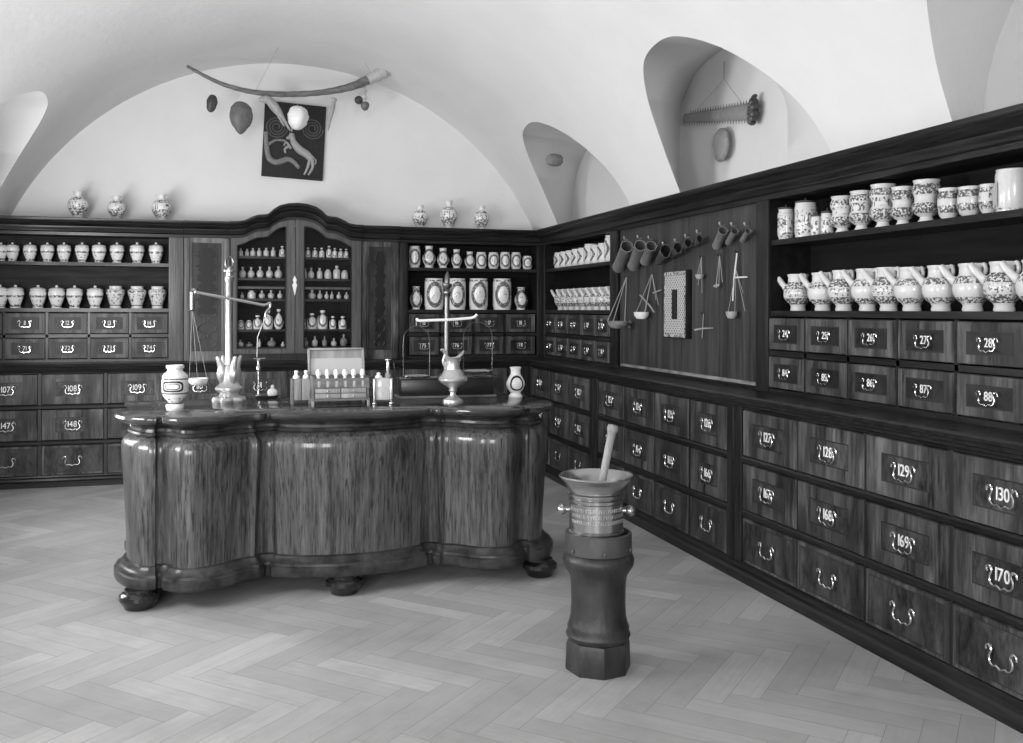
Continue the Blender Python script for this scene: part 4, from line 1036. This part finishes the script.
strings(o, f(626.5, 277), [c+Vector((-.092, 0, 0)), c+Vector((-.04, -.07, 0)), c+Vector((.085, .02, 0)), c+Vector((.05, -.06, 0))], .003)
bm = B()
for x, y in ((602, 320), (604, 325), (630, 322), (629, 327)): lathe(bm, [(0, -.016), (.014, -.008), (.014, .006), (0, .016)], 8, c=f(x, y, .03))
obj('tassel', bm, 'husk', o)
o, f = hung('hand_scale', 'pale broken-edged bowl hand scale on cords left of the inlaid tablet', 652, 274)
c = f(641.5, 312, .07); bowl(o, c, .07, .055, 'ivory'); strings(o, f(652, 274), [c+Vector((-.05, -.02, .0)), c+Vector((-.02, .04, 0)), c+Vector((.055, 0, 0)), f(656, 300), f(658.5, 305)], .0022)
bm = B(); tube(bm, [f(640, 295, .03), f(650, 306, .05), f(654, 312, .05)], .006, 6); tube(bm, [f(653, 293), f(661, 290)], .005, 6); obj('beam', bm, 'bone', o)
o, f = hung('hand_scale', 'tiny pale-bowled scale right of the inlaid tablet', 701.5, 257)
c = f(699.5, 274.5, .04); bowl(o, c, .034, .032, 'bone'); strings(o, f(701.5, 257), [c+Vector((-.03, 0, 0)), c+Vector((.02, 0, 0)), f(702, 293), f(698, 285)], .0018)
o, f = hung('hand_scale', 'tiny hanging scale with slanted pan in the middle right of the board', 719.5, 255.5)
c = f(716.5, 286, .03)
bm = B(); tube(bm, crom([c+Vector((-.035, 0, .0)), c, c+Vector((.035, 0, .006))], 3), [.004, .008, .011, .012, .011, .008, .004], 8); obj('pan', bm, 'bone', o); strings(o, f(719.5, 255.5), [c+Vector((-.005, 0, .005)), c+Vector((.032, 0, .006)), f(722.5, 282)], .0022)
o, f = hung('hand_scale', 'hand scale with white bar and small cup at the right of the board', 737.5, 252)
bm = B(); tube(bm, [f(737, 253), f(734, 279), f(732.7, 301)], .0045, 6); tube(bm, [f(735, 277.5), f(747, 277)], .005, 6); obj('beam', bm, 'ivory', o)
c = f(731.5, 311.5, .045); bowl(o, c, .042, .045, 'bone', 'cup'); strings(o, f(736, 270), [c+Vector((-.04, 0, 0)), c+Vector((.04, 0, 0)), f(743, 293), f(745, 311)], .0016)
o, f = hung('hand_scale', 'little cross-barred scale low on the board right of the tablet', 703.5, 314)
bm = B(); tube(bm, [f(695, 330), f(703, 328.5), f(713, 328)], [.008, .006, .003], 6); tube(bm, [f(703.5, 314), f(702, 338)], .0025, 5); obj('beam', bm, 'bone', o)
# inlaid tablet
q0, q1 = hp(663.5, 270, .045), hp(685.5, 338, .045)
tw = abs(q1.y-q0.y); c = hp(674.6, 305, .045); zt_, zb_ = hp(663.5, 271.5, .045).z, hp(664, 337.5, .045).z; th = zt_-zb_
tb = thing('inlaid_tablet', 'upright pale patterned tablet with dark central slot hanging on the board', 'tablet', Vector((XP, c.y, (zt_+zb_)/2)), RZ)
t = NT('tablet_inlay'); tc = t.n('TexCoord'); sx_ = t.n('SeparateXYZ'); t.put(sx_.inputs[0], tc.outputs['Object'])
sa = t.math('SINE', t.math('MULTIPLY', sx_.outputs[0], 2*PI/.026)); sb = t.math('SINE', t.math('MULTIPLY', sx_.outputs[2], 2*PI/.032))
nn = t.noise(t.coord((60, 60, 60)), 1, 2); ds = t.math('GREATER_THAN', t.math('ADD', t.math('MULTIPLY', sa, sb), t.math('MULTIPLY', nn, .5)), .42)
M['tabin'] = t.bsdf(t.mix(ds, (.55,)*3+(1,), (.05,)*3+(1,)), .4)
t = NT('tablet_border'); n3 = t.noise(t.coord((90, 90, 60)), 1, 1); M['tabin2'] = t.bsdf(t.mix(t.ramp(n3, .48, .54), (.5,)*3+(1,), (.08,)*3+(1,)), .4)
bm = B(); bevbox(bm, -tw/2, tw/2, -.045, 0, -th/2, th/2, .003); obj('body', bm, 'frame', tb)
bm = B()
for x0_, x1_, z0, z1 in ((-tw/2+.008, tw/2-.008, -th/2+.008, -th/2+.03), (-tw/2+.008, tw/2-.008, th/2-.03, th/2-.008), (-tw/2+.008, -tw/2+.022, -th/2+.03, th/2-.03), (tw/2-.022, tw/2-.008, -th/2+.03, th/2-.03)): box(bm, x0_, x1_, -.047, -.045, z0, z1)
obj('inlay_border', bm, M['tabin2'], tb, smooth=0)
bm = B(); iw = tw/2-.024; sw = tw*.13; sh_ = th*.22
for x0_, x1_, z0, z1 in ((-iw, -sw, -sh_, sh_), (sw, iw, -sh_, sh_), (-iw, iw, sh_, th/2-.032), (-iw, iw, -th/2+.032, -sh_)): box(bm, x0_, x1_, -.047, -.045, z0, z1)
obj('inlay_field', bm, M['tabin'], tb, smooth=0)

# ------------------------------------------------------------------ curiosities hanging high up
YH = 8.85
def hY(px, py, Y=YH): return atY(px, py, Y)
c0 = hY(290, 95); hn = thing('narwhal_tusk', 'long curved horn hanging on cords under the vault at the back', 'horn', c0)
cp = [(187, 66), (205, 76), (225, 85), (250, 91.5), (275, 94), (300, 94), (325, 92), (350, 87), (370, 79), (387, 70)]
pts = crom([hY(*q)-c0 for q in cp], 8); m = len(pts)
s = mpp(c0); rs = [s*(1.4+1.5*min(1, k/(m*.45))+ (3.6*max(0, (k/m-.62)/.38)**1.3)) for k in range(m)]
bm = B(); tube(bm, pts[:int(m*.88)], [r_*(1+.05*math.sin(k*1.7)) for k, r_ in enumerate(rs[:int(m*.88)])], 14); obj('shaft', bm, 'horn', hn)
bm = B(); k0 = int(m*.88)-1; tube(bm, pts[k0:], [r_*(1.08+.10*math.sin(k*2.1)) for k, r_ in enumerate(rs[k0:])], 14); obj('root_end', bm, 'hornend', hn)
bm = B()
for a, b in (((256, 90), (283, 52)), ((374, 77), (352, 56))): 
    q = hY(*b, YH-.1); tube(bm, [hY(*a)-c0, q-c0+Vector((0, 0, .12))], .0022, 5)
obj('cord', bm, 'string', hn)
def hang(name, label, cat, px, y0, ytop, Y, build, mt):
    """a curio on a string; build(bm, s) makes it round its own centre"""
    c = hY(px, y0, Y); o = thing(name, label, cat, c); bm = B(); s_ = mpp(c); build(bm, s_); obj('body', bm, mt, o)
    bm = B(); tube(bm, [(0, 0, 0), (0, 0, hY(px, ytop, Y).z-c.z)], .0018, 5); obj('cord', bm, 'string_lt', o); return o
def egg(rx, rz, sq=.7, tilt=0, ridges=0, point=0.0):
    def f(bm, s_):
        P = [(rx*s_*math.sin(PI*k/14)**.85*(1-.12*math.cos(PI*k/14)), -rz*s_*math.cos(PI*k/14)) for k in range(15)]; P = [(r_*(1-point*max(0, -z_/(rz*s_))**2), z_) for r_, z_ in P]; P[0] = (0, P[0][1]); P[-1] = (0, P[-1][1])
        lathe(bm, P, 24, squash=sq)
        for v in bm.verts:
            a = math.atan2(v.co.y, v.co.x)
            if ridges: k = 1+.06*math.cos(ridges*a); v.co.x *= k; v.co.y *= k
            k = 1+.05*math.sin(v.co.z*90+a*2); v.co.x *= k
        bmesh.ops.rotate(bm, verts=bm.verts[:], matrix=Matrix.Rotation(tilt, 3, 'Y'))
    return f
hang('seed_pod', 'small dark seed pod hanging from the left part of the curved horn', 'seed pod', 211.5, 103.5, 82, YH, egg(5.2, 9, .6, .15, 3), 'nutdk')
hang('giant_nut', 'large pointed brown nut hanging below the curved horn', 'nut', 240.5, 118, 91, YH, egg(11.2, 16.5, .8, 0, 3, .55), 'nut')
hang('white_ball', 'rough white ball hanging before the dark picture', 'ball', 297.5, 118, 95, YH, egg(10.2, 12, .95, .1, 5), 'ivory')
def seahorse(bm, s_):
    tube(bm, crom([(-16*s_, 0, 12*s_), (-8*s_, 0, 13*s_), (-3*s_, 0, 9*s_), (2*s_, 0, 3*s_), (7*s_, 0, -4*s_), (12*s_, 0, -12*s_), (15*s_, 0, -17*s_)], 5),
         [s_*q for q in ([1.6, 2, 2.6, 3.4, 4, 4.2, 4, 4, 4, 4.2, 4.4, 4.6, 4.8, 4.6, 4.4, 4.2, 4, 3.6, 3, 2.6, 2.3, 2, 1.8, 1.6, 1.4, 1.2, 1.1, 1, .8, .6, .5][:31])], 10)
    tube(bm, [(2*s_, 0, 0), (6*s_, -2*s_, -8*s_), (9*s_, -2*s_, -13*s_)], [1.6*s_, 1.1*s_, .6*s_], 6)
hang('dried_creature', 'dried pale lizard-like creature hanging left of the white ball', 'dried animal', 275, 113, 93, YH, seahorse, 'bone')
def root(bm, s_):
    tube(bm, crom([(2.6*s_, 0, 16*s_), (1.5*s_, 0, 12*s_), (0, 0, 3*s_), (-2*s_, 0, -6*s_), (-4*s_, 0, -17*s_)], 5), [s_*q for q in (1.5, 2.6, 3, 2.6, 2.1, 2, 2.2, 2.4, 2.5, 2.4, 2.2, 2.1, 2, 1.9, 1.8, 1.6, 1.5, 1.3, 1.1, .9, .6)], 10)
hang('dried_root', 'tapering root hanging at the right of the dark picture', 'root', 332, 114, 92, YH, root, 'bone')
o = hang('nut_pair', 'pair of dark round nuts hanging by the thick end of the horn', 'nuts', 365, 106, 80, YH, egg(4.3, 4.6, .95), 'nut')
bm = B(); s_ = mpp(hY(365, 106)); lathe(bm, [(4.2*s_*math.sin(PI*k/10), -4.2*s_*math.cos(PI*k/10)) if 0 < k < 10 else (0, -4.2*s_*math.cos(PI*k/10)) for k in range(11)], 20, c=(-6*s_, .02, 6*s_)); obj('nut', bm, 'nutdk', o)
bm = B()
for k in range(9): lathe(bm, [(0, -.016), (.013, -.006), (.013, .006), (0, .016)], 8, c=(.006*math.sin(k*2), .004*math.cos(k*3), 7*s_+k*.02))
obj('bead_chain', bm, 'hornend', o)

# picture on the back wall: dark panel with a serpent and a prancing animal in low relief
YP = YW-.035
q0 = atY(262.5, 101, YP); q1 = atY(325, 180, YP); cpt = (q0+q1)/2; s = mpp(cpt); pw, ph = 60*s/2, 75*s/2
pic = thing('relief_picture', 'dark square relief picture of a beast hanging on the back wall', 'picture', Vector((cpt.x, YP, cpt.z)))
pic.rotation_euler = (0, math.radians(2.6), 0)
bm = B(); bevbox(bm, -pw, pw, 0, .03, -ph, ph, .004); obj('panel', bm, 'picdark', pic)
def R(px, py): return Vector(((px-293.5)*s, -.004, (141-py)*s))
bm = B()
for q, rr in (([(266, 135), (267, 146), (270, 160), (278, 164), (288, 160), (294, 162), (300, 168)], (2.2, 2.6, 3, 3, 2.6, 2.2, 1.2)), ([(268, 148), (276, 142), (286, 142)], (1.5, 1.2, .8))):
    c_ = crom([R(*k) for k in q], 4); rr2 = [s*rr[min(len(rr)-1, int(i/4))] for i in range(len(c_))]; tube(bm, c_, rr2, 8)
obj('serpent', bm, 'husk', pic)
bm = B()
for q, rr in (([(291, 134), (293, 142), (299, 149), (306, 153), (312, 158)], (2.2, 3.2, 4.2, 4, 3.4)), ([(290, 146), (285, 150), (286, 154)], (1.6, 1.2, .8)), ([(291, 149), (286, 143), (284, 147)], (1.4, 1, .7)), ([(312, 158), (313, 166), (309, 174)], (2.2, 1.5, 1)), ([(310, 158), (308, 167), (305, 174)], (2, 1.4, .9)), ([(313, 156), (316, 159), (315, 163)], (1, .8, .7)), ([(291, 134), (289, 138), (286, 139)], (2.2, 2, 1.2)), ([(291, 132), (290, 126)], (.9, .5))):
    c_ = crom([R(*k) for k in q], 4); n_ = len(c_)-1; rr2 = [s*(rr[int(i/4)]+(rr[min(len(rr)-1, int(i/4)+1)]-rr[int(i/4)])*((i % 4)/4)) for i in range(n_)]+[s*rr[-1]]; tube(bm, c_, rr2, 8)
obj('beast', bm, 'bone', pic)
for cx_, cy_, r_ in ((276, 129, 11), (311, 127, 11)):
    bm = B(); pts = [R(cx_+r_*math.cos(a*.5)*(1-a*.02), cy_+r_*math.sin(a*.5)*(1-a*.02)) for a in range(40)]; tube(bm, pts, s*.9, 6); obj('scroll', bm, 'stumpdk', pic)

# in the side lunettes
c = atY(554.5, 160, 8.1); s = mpp(c); o = thing('hanging_fish', 'small round dried puffer fish hanging in the far side lunette', 'dried fish', c)
bm = B(); lathe(bm, [(6.4*s*math.sin(PI*k/12)**.7 if 0 < k < 12 else 0, -8.5*s*math.cos(PI*k/12)) for k in range(13)], 20, mat=Matrix.Rotation(PI/2, 4, 'Y'))
for v in bm.verts: v.co *= 1+.06*math.sin(v.co.x*160)*math.cos(v.co.z*150)
obj('body', bm, 'husk', o)
bm = B(); tube(bm, [(0, 0, 0), (0, 0, 25*s)], .002, 5); obj('cord', bm, 'string', o)
XS = XL-.06
def hs(px, py): return atX(px, py, XS)
c = hs(720, 112); sw_ = thing('sawfish_saw', 'toothed sawfish snout hanging on a cord in the nearer side lunette', 'sawfish snout', c)
# local frame as seen on the wall: columns along wall
def ls(px, py, off=0.0):
    q = atX(px, py, XS-off); return q-c
bm = B(); A = ls(684.5, 118.5); Z = ls(750, 111.5)
ax = (Z-A); L_ = ax.length; ax.normalize(); up = Vector((1, 0, 0)).cross(ax).normalized(); 
if up.z < 0: up = -up
nrm = Vector((-1, 0, 0)); K = 20; s = mpp(c)
secs = []
for k in range(K+1):
    u = k/K; hw = s*(5.0+3.2*u**1.4); d = .012+.012*u; ctr = A+ax*(L_*u)
    secs.append([bm.verts.new(ctr+up*(hw*math.cos(q))*1.0+nrm*(d*math.sin(q))) for q in [2*PI*j/16 for j in range(16)]])
for a, b in zip(secs, secs[1:]):
    for j in range(16): bm.faces.new((a[j], a[(j+1) % 16], b[(j+1) % 16], b[j]))
bm.faces.new(secs[0]); bm.faces.new(secs[-1]); obj('blade', bm, 'saw', sw_)
for k in range(22):
    u = .1+.84*k/21; hw = s*(5.0+3.2*u**1.4); ctr = A+ax*(L_*u)
    for sg in (1, -1):
        bm = B(); tube(bm, [ctr+up*sg*(hw*.95), ctr+up*sg*(hw+s*3.0)], [s*.7, s*.2], 5); obj('tooth', bm, 'husk', sw_)
bm = B(); e = Z+ax*.03
for k in range(9):
    a = -1+2*k/8; q = e+up*(s*8.5*a)+ax*(.02*(1-a*a)+.012*math.sin(k*2.4)); lathe(bm, [(0, -.035), (.028, -.02), (.034, 0), (.024, .022), (0, .034)], 8, c=q)
tube(bm, crom([e+up*s*7, e+up*s*13-ax*.01, e+up*s*14+ax*.03], 3), .012, 6); tube(bm, crom([e-up*s*7, e-up*s*12+ax*.03], 3), .014, 6)
obj('ragged_base', bm, 'nutdk', sw_)
bm = B(); n1 = ls(724, 79, .01); n0 = ls(724, 62, -.02)
tube(bm, [n0, n1], .006, 6); tube(bm, [n1, ls(697, 110, .03)], .002, 5); tube(bm, [n1, ls(744, 106, .03)], .002, 5); obj('cord', bm, 'string', sw_)
c = atX(721, 145, XS+.0); s = mpp(c); bm = B(); egg(14.5, 16, .35, 0)(bm, s)
o = thing('turtle_shell', 'oval mottled shell hanging on the wall below the sawfish snout', 'shell', c); obj('dome', bm, 'saw', o, (0, 0, 0), (0, 0, -PI/2))
bm = B(); tube(bm, crom([Vector((0, 14.2*s*math.cos(2*PI*k/16), 16*s*math.sin(2*PI*k/16))) for k in range(17)], 3), .008, 6); obj('rim', bm, 'husk', o)

# ------------------------------------------------------------------ light: area lamps for unseen daylight, behind and to the left of the camera
def area(name, loc, target, sx, sy, power):
    l = bpy.data.lights.new(name, 'AREA'); l.shape = 'RECTANGLE'; l.size = sx; l.size_y = sy; l.energy = power
    o = bpy.data.objects.new(name, l); COL.objects.link(o); o.location = loc
    o.rotation_euler = (Vector(target)-Vector(loc)).to_track_quat('-Z', 'Y').to_euler(); return o
area('window_light', (-1.8, -6.0, 2.4), (1.0, 7.0, 1.5), 2.0, 2.2, 330)
area('window_light', (-2.03, 6.8, 1.6), (2.6, 7.6, 2.5), 1.3, 1.1, 70)
area('window_light', (-2.03, 4.4, 1.6), (2.4, 5.4, 3.8), 1.3, 1.1, 162)
area('window_light', (-2.03, 1.0, 1.5), (1.6, 6.0, 1.2), 1.3, 1.2, 125)
t = NT('daylit_pane'); em = t.n('Emission'); em.inputs[1].default_value = 1.0; t.put(t.out.inputs[0], em.outputs[0]); M['daylit'] = t.m  # pane glows by itself, the wall behind it has no opening
for k, y in enumerate((6.8, 4.4, 1.0)):  # out-of-view windows added on the solid left wall to account for the lamps
    z = 1.6 if k < 2 else 1.5
    w_ = bpy.data.objects.new('window_%d' % (k+1), None); COL.objects.link(w_); w_.location = (X0, y, z); struct(w_)
    bm = B(); box(bm, .0, .012, -.65, .65, -.56, .56); obj('pane', bm, 'daylit', w_, smooth=0)
    for q in ((0, .05, -.72, -.65, -.63, .63), (0, .05, .65, .72, -.63, .63), (0, .05, -.65, .65, -.63, -.56), (0, .05, -.65, .65, .56, .63), (0, .03, -.02, .02, -.56, .56), (0, .03, -.65, .65, -.02, .02)):
        bm = B(); box(bm, *q); obj('frame_bar', bm, 'veneer', w_, smooth=0)
wd = bpy.data.worlds.new('world'); scene.world = wd; wd.use_nodes = True
bg = wd.node_tree.nodes['Background']; bg.inputs[0].default_value = (1, 1, 1, 1); bg.inputs[1].default_value = .6
scene.view_settings.view_transform = 'Standard'; scene.view_settings.look = 'None'
scene.view_settings.gamma = 1; scene.view_settings.use_curve_mapping = False
scene.view_settings.exposure = 0.0
